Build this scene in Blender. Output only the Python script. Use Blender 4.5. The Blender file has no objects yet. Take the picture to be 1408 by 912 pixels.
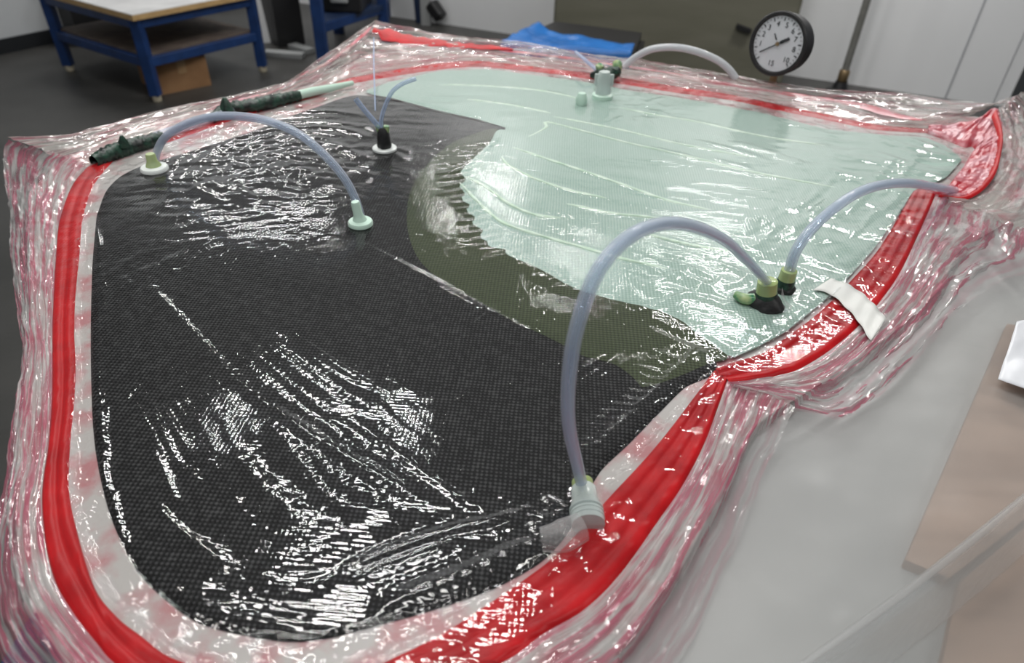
import bpy, bmesh, math, random
import numpy as np
from mathutils import Vector, Matrix

random.seed(7)
RNG = np.random.default_rng(11)
C = bpy.context.scene.collection
scene = bpy.context.scene

# ------------------------------------------------------------------ camera
W, H, F = 1408.0, 912.0, 950.0            # photo frame, focal length in pixels
CAM = np.array((0.0, 0.0, 1.70))
PITCH, ROLL = math.radians(37.04), math.radians(2.23)
_d = np.array((0, math.cos(PITCH), -math.sin(PITCH)))
_r0 = np.array((1.0, 0, 0)); _u0 = np.array((0, math.sin(PITCH), math.cos(PITCH)))
_r = math.cos(ROLL) * _r0 + math.sin(ROLL) * _u0
_u = -math.sin(ROLL) * _r0 + math.cos(ROLL) * _u0
cam_data = bpy.data.cameras.new('camera'); cam = bpy.data.objects.new('camera', cam_data); C.objects.link(cam)
cam_data.sensor_fit = 'HORIZONTAL'; cam_data.sensor_width = 36.0; cam_data.lens = F / W * 36.0
cam_data.clip_start = 0.02; cam_data.clip_end = 60
M3 = Matrix(((_r[0], _u[0], -_d[0]), (_r[1], _u[1], -_d[1]), (_r[2], _u[2], -_d[2])))
cam.matrix_world = Matrix.Translation(Vector(CAM)) @ M3.to_4x4()
cam_data.dof.use_dof = True; cam_data.dof.focus_distance = 1.0; cam_data.dof.aperture_fstop = 4.2
scene.camera = cam

# ------------------------------------------------------------------ world, lamps, exposure
world = bpy.data.worlds.new('world'); scene.world = world; world.use_nodes = True
world.node_tree.nodes['Background'].inputs[0].default_value = (0.90, 0.95, 1.0, 1)
world.node_tree.nodes['Background'].inputs[1].default_value = 0.16
scene.view_settings.view_transform = 'Standard'; scene.view_settings.look = 'None'
scene.view_settings.gamma = 1.0; scene.view_settings.use_curve_mapping = False
scene.view_settings.exposure = 0.16
CEIL = 3.9
LAMPS = [  # unseen, added for glints and fill; x, y, length, width, along x, watts
    (-1.25, 3.25, 1.2, 0.14, 'x', 34), (-0.55, 2.05, 1.2, 0.10, 'x', 24), (-2.7, 6.6, 1.5, 0.16, 'x', 46), (-0.45, 6.6, 0.9, 0.09, 'x', 22), (0.55, 5.4, 0.7, 0.05, 'x', 10),  # set where their reflections glint on the film
    (1.7, 5.7, 0.9, 0.14, 'x', 16), (2.1, 4.4, 1.5, 0.16, 'x', 74), (-0.5, 0.95, 1.5, 0.12, 'x', 22),  # added for glass sheen, wall brightness and fold glints
    (-2.0, -0.4, 1.5, 0.16, 'x', 22), (0.0, -0.4, 1.5, 0.16, 'x', 12), (2.3, -0.4, 1.5, 0.16, 'x', 26),  # added out of view to light the table
]

# ------------------------------------------------------------------ projection helpers
def ray(px, py):
    a = (px - W / 2) / F; b = -(py - H / 2) / F
    return _d + a * _r + b * _u
def P(px, py, z):
    """the point of the horizontal plane at height z that the photograph shows at (px, py)"""
    v = ray(px, py); t = (z - CAM[2]) / v[2]
    return CAM + t * v
def PV(px, py, a, b):
    """the point of the vertical plane through a and b seen at (px, py)"""
    n = np.cross(np.array(b) - np.array(a), (0, 0, 1.0)); v = ray(px, py)
    return CAM + v * (np.dot(np.array(a) - CAM, n) / np.dot(v, n))
def PH(px, py, base):
    """the point above `base` (same x,y, nearest to the sight line) seen at (px, py)"""
    v = ray(px, py)
    t = (v[0] * (base[0] - CAM[0]) + v[1] * (base[1] - CAM[1])) / (v[0] ** 2 + v[1] ** 2)
    return np.array((base[0], base[1], (CAM + t * v)[2]))
def depth(p): return float(np.dot(np.array(p) - CAM, _d))

S = 1.10            # height of the mould face

# ------------------------------------------------------------------ curve helpers
def resample(pts, n, smooth=True):
    pts = np.array(pts, float)
    if smooth and len(pts) > 2:
        ext = np.vstack([2 * pts[0] - pts[1], pts, 2 * pts[-1] - pts[-2]])
        out = []
        for i in range(1, len(ext) - 2):
            p0, p1, p2, p3 = ext[i - 1:i + 3]
            t = np.linspace(0, 1, 24, endpoint=False)[:, None]
            out.append(0.5 * (2 * p1 + (p2 - p0) * t + (2 * p0 - 5 * p1 + 4 * p2 - p3) * t ** 2 + (3 * p1 - p0 - 3 * p2 + p3) * t ** 3))
        out.append(pts[-1:]); pts = np.vstack(out)
    s = np.r_[0, np.cumsum(np.linalg.norm(np.diff(pts, axis=0), axis=1))]
    q = np.linspace(0, s[-1], n)
    return np.stack([np.interp(q, s, pts[:, k]) for k in range(pts.shape[1])], 1)

def hash2(ix, iy, seed):
    h = (ix.astype(np.int64) * 374761393 + iy.astype(np.int64) * 668265263 + seed * 974634541) & 0x7fffffff
    h = ((h ^ (h >> 13)) * 1274126177) & 0x7fffffff
    return ((h ^ (h >> 16)) & 0xffff) / 65535.0
def vnoise(x, y, seed=0):
    x = np.asarray(x, float); y = np.asarray(y, float)
    ix = np.floor(x); iy = np.floor(y); fx = x - ix; fy = y - iy
    fx = fx * fx * fx * (fx * (fx * 6 - 15) + 10); fy = fy * fy * fy * (fy * (fy * 6 - 15) + 10)
    ix = ix.astype(int); iy = iy.astype(int)
    a = hash2(ix, iy, seed); b = hash2(ix + 1, iy, seed); c = hash2(ix, iy + 1, seed); d = hash2(ix + 1, iy + 1, seed)
    return (a * (1 - fx) + b * fx) * (1 - fy) + (c * (1 - fx) + d * fx) * fy * 1.0
def fbm(x, y, seed=0, oct=3):
    v = 0; a = 0.5
    for k in range(oct):
        v = v + a * (vnoise(x, y, seed + k) - 0.5) * 2; x, y = (x * .8 - y * .6) * 2.03 + 5.2, (x * .6 + y * .8) * 2.03 + 1.7; a *= 0.5
    return v
def ridged(x, y, seed=0):
    return 1 - np.abs(vnoise(x, y, seed) * 2 - 1)
def sstep(a, b, x):
    t = np.clip((x - a) / (b - a), 0, 1); return t * t * (3 - 2 * t)

def poly_dist(x, y, poly, closed=True):
    """distance to a polyline, arc position along it and (closed) inside test"""
    x = np.asarray(x); y = np.asarray(y); n = len(poly)
    best = np.full(x.shape, 1e9); arc = np.zeros(x.shape); ins = np.zeros(x.shape, bool); s0 = 0
    for i in range(n if closed else n - 1):
        ax, ay = poly[i][:2]; bx, by = poly[(i + 1) % n][:2]
        dx, dy = bx - ax, by - ay; L2 = dx * dx + dy * dy + 1e-15
        t = np.clip(((x - ax) * dx + (y - ay) * dy) / L2, 0, 1)
        d = (x - ax - t * dx) ** 2 + (y - ay - t * dy) ** 2
        m = d < best; best = np.where(m, d, best); arc = np.where(m, s0 + t * math.sqrt(L2), arc)
        s0 += math.sqrt(L2)
        if closed:
            c = ((ay > y) != (by > y)) & (x < (bx - ax) * (y - ay) / (by - ay + 1e-15) + ax)
            ins ^= c
    return np.sqrt(best), arc, ins, s0

# ------------------------------------------------------------------ object helpers
def mesh_np(name, V, Fc, mat, parent=None, smooth=True, uv=None):
    V = np.asarray(V, np.float32); Fc = np.asarray(Fc, np.int32)
    me = bpy.data.meshes.new(name); k = Fc.shape[1]
    me.vertices.add(len(V)); me.vertices.foreach_set('co', V.ravel())
    me.loops.add(Fc.size); me.loops.foreach_set('vertex_index', Fc.ravel())
    me.polygons.add(len(Fc)); me.polygons.foreach_set('loop_start', np.arange(0, Fc.size, k, dtype=np.int32))
    if smooth: me.polygons.foreach_set('use_smooth', np.ones(len(Fc), bool))
    if uv is not None:
        l = me.uv_layers.new(name='UVMap'); l.data.foreach_set('uv', np.asarray(uv, np.float32)[Fc.ravel()].ravel())
    me.update(calc_edges=True); me.validate()
    return link(name, me, mat, parent)
def link(name, me, mat, parent=None):
    if mat: me.materials.append(mat)
    o = bpy.data.objects.new(name, me); C.objects.link(o)
    if parent is not None:
        o.parent = parent
        o.matrix_parent_inverse = Matrix.Translation(-parent.location) if parent.type == 'EMPTY' else Matrix()
    return o
def obj(name, bm, mat, parent=None, smooth=False):
    bmesh.ops.recalc_face_normals(bm, faces=bm.faces)
    me = bpy.data.meshes.new(name); bm.to_mesh(me); bm.free()
    if smooth:
        for p in me.polygons: p.use_smooth = True
        me.set_sharp_from_angle(angle=math.radians(40))
    return link(name, me, mat, parent)
def tag(o, label, cat, group=None, kind=None):
    o['label'] = label; o['category'] = cat
    if group: o['group'] = group
    if kind: o['kind'] = kind
    return o
def thing(name, label, cat, loc=(0, 0, 0), group=None):
    o = bpy.data.objects.new(name, None); C.objects.link(o); o.location = Vector(loc); o.empty_display_size = 0.05
    return tag(o, label, cat, group)
def struct(o): o['kind'] = 'structure'; return o

def box_bm(x0, x1, y0, y1, z0, z1, bev=0.0, bm=None, mtx=None):
    bm = bm or bmesh.new()
    r = bmesh.ops.create_cube(bm, size=1)
    for v in r['verts']:
        v.co = Vector((x0 + (v.co.x + .5) * (x1 - x0), y0 + (v.co.y + .5) * (y1 - y0), z0 + (v.co.z + .5) * (z1 - z0)))
        if mtx: v.co = mtx @ v.co
    if bev > 0:
        es = list({e for v in r['verts'] for e in v.link_edges})
        bmesh.ops.bevel(bm, geom=es, offset=bev, segments=2, affect='EDGES', profile=0.5)
    return bm
def frame_between(a, b):
    a = Vector(a); b = Vector(b); d = (b - a).normalized()
    up = Vector((0, 0, 1)) if abs(d.z) < 0.95 else Vector((0, 1, 0))
    x = d.cross(up).normalized(); y = x.cross(d).normalized()
    return Matrix((x, d, y)).transposed().to_4x4(), (b - a).length
def beam(name, a, b, w, h, mat, parent, bev=0.004):
    m, L = frame_between(a, b)
    bm = box_bm(-w / 2, w / 2, 0, L, -h / 2, h / 2, bev)
    bm.transform(Matrix.Translation(Vector(a)) @ m)
    return obj(name, bm, mat, parent)
def lathe_bm(profile, seg=32, noise=0.0, seed=0, capped=True):
    bm = bmesh.new(); rings = []
    for r, z in profile:
        ring = []
        for k in range(seg):
            a = 2 * math.pi * k / seg
            rr = r * (1 + noise * float(fbm(np.array([math.cos(a) * 1.7 + 9]), np.array([math.sin(a) * 1.7 + z * 60]), seed)[0])) if noise else r
            ring.append(bm.verts.new((rr * math.cos(a), rr * math.sin(a), z)))
        rings.append(ring)
    for a, b in zip(rings, rings[1:]):
        for k in range(seg): bm.faces.new((a[k], a[(k + 1) % seg], b[(k + 1) % seg], b[k]))
    if capped:
        bm.faces.new(rings[0][::-1]); bm.faces.new(rings[-1])
    return bm
def lathe(name, profile, loc, mat, parent, axis=(0, 0, 1), seg=32, noise=0.0, seed=0, smooth=True):
    bm = lathe_bm(profile, seg, noise, seed)
    q = Vector((0, 0, 1)).rotation_difference(Vector(axis).normalized()).to_matrix().to_4x4()
    bm.transform(Matrix.Translation(Vector(loc)) @ q)
    o = obj(name, bm, mat, parent, smooth=smooth)
    return o
def tube(name, pts, r, mat, parent=None, seg=14, n=60, closed_ends=True, wobble=0.0, smooth_path=True):
    pts = resample(pts, n, smooth_path); V = []; Fc = []
    rr = np.full(n, r) if np.isscalar(r) else np.interp(np.linspace(0, 1, n), np.linspace(0, 1, len(r)), r)
    T = np.gradient(pts, axis=0); T /= np.linalg.norm(T, axis=1)[:, None]
    up = np.array((0, 0, 1.0)); x = np.cross(T[0], up)
    if np.linalg.norm(x) < 1e-3: x = np.array((1.0, 0, 0))
    x /= np.linalg.norm(x)
    for i in range(n):
        x = x - T[i] * np.dot(x, T[i]); x /= np.linalg.norm(x); y = np.cross(T[i], x)
        for k in range(seg):
            a = 2 * math.pi * k / seg
            q = rr[i] * (1 + (wobble * (random.random() - .5) if wobble else 0))
            V.append(pts[i] + q * (math.cos(a) * x + math.sin(a) * y))
    for i in range(n - 1):
        for k in range(seg):
            Fc.append((i * seg + k, i * seg + (k + 1) % seg, (i + 1) * seg + (k + 1) % seg, (i + 1) * seg + k))
    return mesh_np(name, V, Fc, mat, parent)

# ------------------------------------------------------------------ materials
def mat(name, col, rough=0.5, metal=0.0, spec=0.5, **kw):
    m = bpy.data.materials.new(name); m.use_nodes = True; nt = m.node_tree
    b = nt.nodes['Principled BSDF']; b.inputs['Base Color'].default_value = (*col, 1)
    b.inputs['Roughness'].default_value = rough; b.inputs['Metallic'].default_value = metal
    b.inputs['Specular IOR Level'].default_value = spec
    for k, v in kw.items(): b.inputs[k.replace('_', ' ')].default_value = v
    return m
def N(nt, typ, **kw):
    n = nt.nodes.new(typ)
    for k, v in kw.items():
        if hasattr(n, k): setattr(n, k, v)
        else: n.inputs[k].default_value = v
    return n
def noisy(m, c1, c2, scale=6.0, detail=5, stretch=(1, 1, 1), bump=0.0, bscale=None, lo=0.35, hi=0.65):
    nt = m.node_tree; b = nt.nodes['Principled BSDF']
    tc = N(nt, 'ShaderNodeTexCoord'); mp = N(nt, 'ShaderNodeMapping'); mp.inputs['Scale'].default_value = stretch
    nt.links.new(tc.outputs['Object'], mp.inputs[0])
    no = N(nt, 'ShaderNodeTexNoise'); no.inputs['Scale'].default_value = scale; no.inputs['Detail'].default_value = detail
    nt.links.new(mp.outputs[0], no.inputs['Vector'])
    cr = N(nt, 'ShaderNodeValToRGB'); cr.color_ramp.elements[0].position = lo; cr.color_ramp.elements[1].position = hi
    cr.color_ramp.elements[0].color = (*c1, 1); cr.color_ramp.elements[1].color = (*c2, 1)
    nt.links.new(no.outputs[0], cr.inputs[0]); nt.links.new(cr.outputs[0], b.inputs['Base Color'])
    if bump:
        n2 = N(nt, 'ShaderNodeTexNoise'); n2.inputs['Scale'].default_value = bscale or scale * 4; n2.inputs['Detail'].default_value = 3
        nt.links.new(mp.outputs[0], n2.inputs['Vector'])
        bp = N(nt, 'ShaderNodeBump'); bp.inputs['Strength'].default_value = bump; bp.inputs['Distance'].default_value = 0.003
        nt.links.new(n2.outputs[0], bp.inputs['Height']); nt.links.new(bp.outputs[0], b.inputs['Normal'])
    return m

def weave_nodes(nt, period, angle):
    """plain weave height 0..1 from object coordinates"""
    tc = N(nt, 'ShaderNodeTexCoord'); mp = N(nt, 'ShaderNodeMapping')
    mp.inputs['Rotation'].default_value = (0, 0, angle)
    k = 2 * math.pi / period; mp.inputs['Scale'].default_value = (k, k, k)
    # yarn waviness
    no = N(nt, 'ShaderNodeTexNoise'); no.inputs['Scale'].default_value = 9; no.inputs['Detail'].default_value = 1
    nt.links.new(tc.outputs['Object'], no.inputs['Vector'])
    ad = N(nt, 'ShaderNodeVectorMath', operation='MULTIPLY_ADD'); ad.inputs[1].default_value = (.006, .006, 0)
    nt.links.new(no.outputs['Color'], ad.inputs[0]); nt.links.new(tc.outputs['Object'], ad.inputs[2])
    nt.links.new(ad.outputs[0], mp.inputs[0])
    sx = N(nt, 'ShaderNodeSeparateXYZ'); nt.links.new(mp.outputs[0], sx.inputs[0])
    def sin(o):
        s = N(nt, 'ShaderNodeMath', operation='SINE'); nt.links.new(o, s.inputs[0]); return s.outputs[0]
    p = N(nt, 'ShaderNodeMath', operation='MULTIPLY'); nt.links.new(sin(sx.outputs[0]), p.inputs[0]); nt.links.new(sin(sx.outputs[1]), p.inputs[1])
    h = N(nt, 'ShaderNodeMath', operation='MULTIPLY_ADD'); h.inputs[1].default_value = .5; h.inputs[2].default_value = .5
    nt.links.new(p.outputs[0], h.inputs[0])
    return h.outputs[0], tc

def weave_mat(name, dark, light, period, angle, rough=0.5, bump=0.5, tint=None, lo=.2, irr=.5):
    m = mat(name, light, rough); nt = m.node_tree; b = nt.nodes['Principled BSDF']
    h, tc = weave_nodes(nt, period, angle)
    cr = N(nt, 'ShaderNodeValToRGB'); cr.color_ramp.elements[0].position = lo; cr.color_ramp.elements[1].position = .95
    cr.color_ramp.elements[0].color = (*dark, 1); cr.color_ramp.elements[1].color = (*light, 1)
    nz = N(nt, 'ShaderNodeTexNoise'); nz.inputs['Scale'].default_value = 130; nz.inputs['Detail'].default_value = 2
    nt.links.new(tc.outputs['Object'], nz.inputs['Vector'])
    hm = N(nt, 'ShaderNodeMath', operation='MULTIPLY_ADD'); hm.inputs[1].default_value = irr; nt.links.new(nz.outputs[0], hm.inputs[0])
    hs = N(nt, 'ShaderNodeMath', operation='SUBTRACT'); hs.inputs[1].default_value = irr * .5; nt.links.new(h, hs.inputs[0]); nt.links.new(hs.outputs[0], hm.inputs[2])
    nt.links.new(hm.outputs[0], cr.inputs[0]); out = cr.outputs[0]
    if tint:
        no = N(nt, 'ShaderNodeTexNoise'); no.inputs['Scale'].default_value = 5; no.inputs['Detail'].default_value = 6
        nt.links.new(tc.outputs['Object'], no.inputs['Vector'])
        r2 = N(nt, 'ShaderNodeValToRGB'); r2.color_ramp.elements[0].position = .35; r2.color_ramp.elements[1].position = .68
        r2.color_ramp.elements[0].color = (1, 1, 1, 1); r2.color_ramp.elements[1].color = (*tint, 1)
        nt.links.new(no.outputs[0], r2.inputs[0])
        mx = N(nt, 'ShaderNodeMix', data_type='RGBA', blend_type='MULTIPLY'); mx.inputs[0].default_value = 1
        nt.links.new(out, mx.inputs[6]); nt.links.new(r2.outputs[0], mx.inputs[7]); out = mx.outputs[2]
    nt.links.new(out, b.inputs['Base Color'])
    bp = N(nt, 'ShaderNodeBump'); bp.inputs['Strength'].default_value = bump; bp.inputs['Distance'].default_value = 0.001
    nt.links.new(h, bp.inputs['Height']); nt.links.new(bp.outputs[0], b.inputs['Normal'])
    return m

def film_mat(name, milky=0.05, milk_col=(.85, .86, .87), gloss=1.6, rough=0.06, crinkle=0.25, cscale=60,
             weave=0.0, streak=None, streak_amt=0.5, stretch=(2.5, 16, 1), dark_patch=0.0):
    """thin clear plastic: see-through, a little milky, glossy on both faces, finely crinkled"""
    m = bpy.data.materials.new(name); m.use_nodes = True; nt = m.node_tree; nt.nodes.remove(nt.nodes['Principled BSDF'])
    out = nt.nodes['Material Output']; L = nt.links.new
    tc = N(nt, 'ShaderNodeTexCoord')
    no = N(nt, 'ShaderNodeTexNoise'); no.inputs['Scale'].default_value = cscale; no.inputs['Detail'].default_value = 3; no.inputs['Distortion'].default_value = .6
    L(tc.outputs['Object'], no.inputs['Vector'])
    bp = N(nt, 'ShaderNodeBump'); bp.inputs['Strength'].default_value = crinkle; bp.inputs['Distance'].default_value = 0.004
    L(no.outputs[0], bp.inputs['Height']); nrm = bp.outputs[0]
    if weave:
        h, _ = weave_nodes(nt, 0.0076, 0.845)
        b2 = N(nt, 'ShaderNodeBump'); b2.inputs['Strength'].default_value = weave; b2.inputs['Distance'].default_value = 0.001
        L(h, b2.inputs['Height']); L(nrm, b2.inputs['Normal']); nrm = b2.outputs[0]
    lw = N(nt, 'ShaderNodeLayerWeight'); lw.inputs[0].default_value = .5; L(nrm, lw.inputs[1])     # same on both faces
    pw = N(nt, 'ShaderNodeMath', operation='POWER'); pw.inputs[1].default_value = 5; L(lw.outputs['Facing'], pw.inputs[0])
    fm = N(nt, 'ShaderNodeMath', operation='MULTIPLY_ADD', use_clamp=True); fm.inputs[1].default_value = .9; fm.inputs[2].default_value = .045 * gloss; L(pw.outputs[0], fm.inputs[0])
    gl = N(nt, 'ShaderNodeBsdfGlossy'); gl.inputs['Roughness'].default_value = rough; L(nrm, gl.inputs['Normal'])
    tr = N(nt, 'ShaderNodeBsdfTransparent'); tr.inputs[0].default_value = (.97, .975, .975, 1)
    df = N(nt, 'ShaderNodeBsdfDiffuse'); tl = N(nt, 'ShaderNodeBsdfTranslucent')
    mk = N(nt, 'ShaderNodeMixShader'); mk.inputs[0].default_value = .35; L(df.outputs[0], mk.inputs[1]); L(tl.outputs[0], mk.inputs[2])
    body = N(nt, 'ShaderNodeMixShader'); body.inputs[0].default_value = milky
    L(tr.outputs[0], body.inputs[1]); L(mk.outputs[0], body.inputs[2])
    df.inputs[0].default_value = (*milk_col, 1); tl.inputs[0].default_value = (*milk_col, 1)
    if streak:
        mp = N(nt, 'ShaderNodeMapping'); mp.inputs['Scale'].default_value = stretch
        L(tc.outputs['UV'], mp.inputs[0])
        n2 = N(nt, 'ShaderNodeTexNoise'); n2.inputs['Scale'].default_value = 1.0; n2.inputs['Detail'].default_value = 5; n2.inputs['Roughness'].default_value = .62
        n2.inputs['Distortion'].default_value = .4
        L(mp.outputs[0], n2.inputs['Vector'])
        cr = N(nt, 'ShaderNodeValToRGB'); e = cr.color_ramp.elements
        e[0].position = .45; e[0].color = (*milk_col, 1); e[1].position = .45 + .3 * (1.05 - streak_amt); e[1].color = (*streak, 1)
        L(n2.outputs[0], cr.inputs[0]); L(cr.outputs[0], df.inputs[0]); L(cr.outputs[0], tl.inputs[0])
        n3 = N(nt, 'ShaderNodeTexNoise'); n3.inputs['Scale'].default_value = 1.7; n3.inputs['Detail'].default_value = 4
        L(mp.outputs[0], n3.inputs['Vector'])
        mr = N(nt, 'ShaderNodeMapRange'); mr.inputs['From Min'].default_value = .3; mr.inputs['From Max'].default_value = .7
        mr.inputs['To Min'].default_value = milky * .45; mr.inputs['To Max'].default_value = min(1, milky * 1.45)
        L(n3.outputs[0], mr.inputs[0]); L(mr.outputs[0], body.inputs[0])
    mx = N(nt, 'ShaderNodeMixShader'); L(fm.outputs[0], mx.inputs[0]); L(body.outputs[0], mx.inputs[1]); L(gl.outputs[0], mx.inputs[2])
    L(mx.outputs[0], out.inputs[0])
    return m

def hose_mat(name, tint, clear=0.45):
    m = bpy.data.materials.new(name); m.use_nodes = True; nt = m.node_tree
    b = nt.nodes['Principled BSDF']; b.inputs['Base Color'].default_value = (*tint, 1); b.inputs['Roughness'].default_value = .07
    b.inputs['Specular IOR Level'].default_value = .6
    tr = N(nt, 'ShaderNodeBsdfTransparent'); tr.inputs[0].default_value = (.93, .96, 1, 1)
    lw = N(nt, 'ShaderNodeLayerWeight'); lw.inputs[0].default_value = .35
    mr = N(nt, 'ShaderNodeMapRange'); mr.inputs['To Min'].default_value = clear + .2; mr.inputs['To Max'].default_value = max(0, clear - .3)
    nt.links.new(lw.outputs['Facing'], mr.inputs[0])
    mx = N(nt, 'ShaderNodeMixShader'); nt.links.new(mr.outputs[0], mx.inputs[0]); nt.links.new(b.outputs[0], mx.inputs[1]); nt.links.new(tr.outputs[0], mx.inputs[2])
    nt.links.new(mx.outputs[0], nt.nodes['Material Output'].inputs[0])
    return m

M = {}
M['floor'] = noisy(mat('concrete_floor', (.1, .1, .1), .45), (.032, .032, .030), (.058, .057, .054), 1.6, 8, (1, 1, 1), .25, 30)
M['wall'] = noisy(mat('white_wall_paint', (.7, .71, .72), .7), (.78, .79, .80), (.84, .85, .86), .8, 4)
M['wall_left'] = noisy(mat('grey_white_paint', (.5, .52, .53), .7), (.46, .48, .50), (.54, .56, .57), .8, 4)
M['ceiling'] = mat('ceiling_paint', (.16, .165, .17), .9)
M['base'] = mat('black_skirting', (.012, .014, .017), .5)
M['joint'] = mat('grey_joint', (.42, .43, .45), .7)
M['khaki'] = noisy(mat('khaki_paint', (.19, .185, .135), .55), (.145, .142, .105), (.175, .17, .13), 2, 4, (1, 1, 4))
M['blue'] = noisy(mat('blue_steel_paint', (.01, .05, .21), .45), (.005, .026, .10), (.008, .038, .145), 12, 5)
M['darkblue'] = mat('dark_blue_paint', (.01, .025, .07), .5)
M['wood'] = noisy(mat('plywood_edge', (.45, .29, .12), .6), (.38, .24, .10), (.52, .35, .16), 20, 4, (1, 1, 10))
M['whitetop'] = noisy(mat('white_laminate', (.62, .62, .62), .35), (.55, .55, .55), (.68, .68, .68), 5, 5)
M['shelf'] = noisy(mat('dark_fibreboard', (.10, .075, .06), .7), (.08, .06, .05), (.13, .1, .08), 9, 5)
M['rubber'] = mat('cream_plastic_foot', (.5, .45, .34), .6)
M['card'] = noisy(mat('cardboard', (.25, .135, .06), .85), (.22, .115, .05), (.29, .16, .075), 6, 5)
M['cardtape'] = mat('parcel_tape', (.32, .2, .1), .3)
M['black'] = mat('black_plastic', (.012, .012, .013), .45)
M['blackmat'] = mat('black_cloth', (.014, .014, .016), .9)
M['tarp'] = noisy(mat('blue_plastic_sheet', (.015, .13, .4), .35), (.010, .11, .36), (.014, .15, .47), 5, 4, (1, 1, 1), .4, 14)
M['steel'] = noisy(mat('grey_galvanised_steel', (.25, .25, .23), .5, .1), (.17, .17, .155), (.22, .22, .205), 15, 4)
M['grey'] = mat('grey_machine_paint', (.3, .31, .31), .6)
M['mould'] = noisy(mat('off_white_gelcoat', (.62, .61, .585), .35), (.44, .42, .405), (.42, .19, .20), 24, 6, (1, 1, 1), 0, None, .44, .64)
M['table'] = noisy(mat('grey_table_laminate', (.42, .42, .41), .5), (.36, .36, .355), (.46, .46, .45), 3, 5)
M['carbon'] = weave_mat('carbon_weave_glints', (.003, .003, .0034), (.052, .053, .054), .0076, .845, .5, .6, None, .5, 1.1)  # bright yarn dots put the weave glints into the colour
M['glass'] = weave_mat('wet_glass_weave', (.27, .39, .34), (.42, .53, .475), .0076, .845, .55, .35, (.86, .92, .90))
M['olive'] = weave_mat('resin_soaked_weave', (.030, .040, .018), (.072, .088, .046), .0076, .845, .5, .6, (.72, .78, .7))
M['rib'] = noisy(mat('resin_channel', (.5, .64, .53), .3), (.42, .58, .45), (.6, .72, .62), 40, 4)
M['red'] = noisy(mat('red_sealant', (.50, .012, .016), .38), (.36, .006, .009), (.52, .012, .016), 18, 5, (1, 1, 1), .25, 60)
M['red'].node_tree.nodes['Principled BSDF'].inputs['Specular IOR Level'].default_value = .2
M['pinkred'] = noisy(mat('red_sealant_under_film', (.52, .05, .08), .3), (.42, .015, .03), (.55, .27, .31), 22, 5, (1, 1, 1), .3, 50)
M['paletape'] = noisy(mat('cream_tape_backing', (.6, .56, .52), .5), (.5, .42, .39), (.68, .66, .62), 16, 5)
M['putty'] = noisy(mat('black_putty', (.011, .011, .012), .5), (.008, .008, .009), (.018, .018, .018), 40, 3, (1, 1, 1), .6, 70)
M['greenputty'] = noisy(mat('dark_green_tape', (.012, .045, .028), .4), (.004, .008, .007), (.02, .065, .042), 55, 4, (1, 1, 1), .7, 80)
M['greensleeve'] = noisy(mat('green_resin_sleeve', (.2, .36, .16), .25), (.05, .22, .11), (.42, .52, .26), 60, 2)
M['yellowsleeve'] = hose_mat('yellow_green_tube_end', (.42, .52, .22), .1)
M['hose'] = hose_mat('clear_hose', (.56, .625, .725), .55)
M['hosewhite'] = hose_mat('milky_hose', (.66, .69, .72), .15)
M['thinhose'] = hose_mat('thin_clear_hose', (.45, .55, .74), .45)
M['fitting'] = mat('pale_green_plastic', (.52, .70, .60), .3, Subsurface_Weight=.0)
M['fitwhite'] = hose_mat('cloudy_white_plastic', (.60, .67, .645), .2)
M['washer'] = mat('white_plastic_washer', (.72, .76, .74), .3)
M['brass'] = mat('brass', (.28, .2, .11), .4, .7)
M['dial'] = mat('white_dial', (.72, .73, .77), .4)
M['clear'] = film_mat('gauge_window', 0.0, gloss=1.0, rough=.02, crinkle=0)
M['ink'] = mat('dial_ink', (.02, .02, .025), .6)
M['whitetape'] = mat('white_paper_tape', (.72, .73, .70), .55)
M['carbon'].node_tree.nodes['Principled BSDF'].inputs['Specular IOR Level'].default_value = .12
M['olive'].node_tree.nodes['Principled BSDF'].inputs['Specular IOR Level'].default_value = .15
M['ply'] = noisy(mat('plywood_board', (.36, .22, .145), .7), (.30, .18, .12), (.42, .27, .19), 5, 5, (1, 6, 1))
M['paper'] = mat('white_plastic_sheet', (.74, .76, .8), .4)
FILM_IN = film_mat('bag_film', .008, gloss=1.55, rough=.03, crinkle=.06, cscale=75, weave=.09)
FILM_SKIRT = film_mat('bag_film_edge', .58, (.62, .61, .60), 1.5, .07, .3, 45, streak=(.55, .16, .23), streak_amt=.75)
FILM_SKIRT2 = film_mat('bag_film_far_edge', .46, (.74, .71, .67), 1.5, .07, .3, 60, streak=(.58, .22, .27), streak_amt=.38, stretch=(3, 9, 1))
FILM_DRAPE = film_mat('loose_film', .40, (.58, .59, .585), .6, .4, .2, 14)
FILM_FOLD = film_mat('loose_film_fold', .26, (.72, .73, .73), .7, .35, .2, 25)

# ================================================================== SETTING
def floor_pt(px, py): return P(px, py, 0.0)
struct(obj('floor', box_bm(-7, 7, -3, 11, -.1, 0), M['floor']))
# back wall: floor line seen from (608,33) to (1363,145)
wa, wb = floor_pt(608, 33), floor_pt(1363, 145)
wd = (wb - wa) / np.linalg.norm(wb - wa); wn = np.array((-wd[1], wd[0], 0))      # wn points away from camera
if wn[1] < 0: wn = -wn
def wall(name, a, b, n, th, z0, z1, m):
    a, b = np.array(a), np.array(b)
    bm = bmesh.new(); q = [a, b, b + n * th, a + n * th]
    lo = [bm.verts.new((p[0], p[1], z0)) for p in q]; hi = [bm.verts.new((p[0], p[1], z1)) for p in q]
    bm.faces.new(lo[::-1]); bm.faces.new(hi)
    for i in range(4): bm.faces.new((lo[i], lo[(i + 1) % 4], hi[(i + 1) % 4], hi[i]))
    return obj(name, bm, m)
w_left_end = wa - wd * 4.5
struct(wall('wall_back', w_left_end, wb, wn, .15, 0, CEIL, M['wall']))
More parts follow.
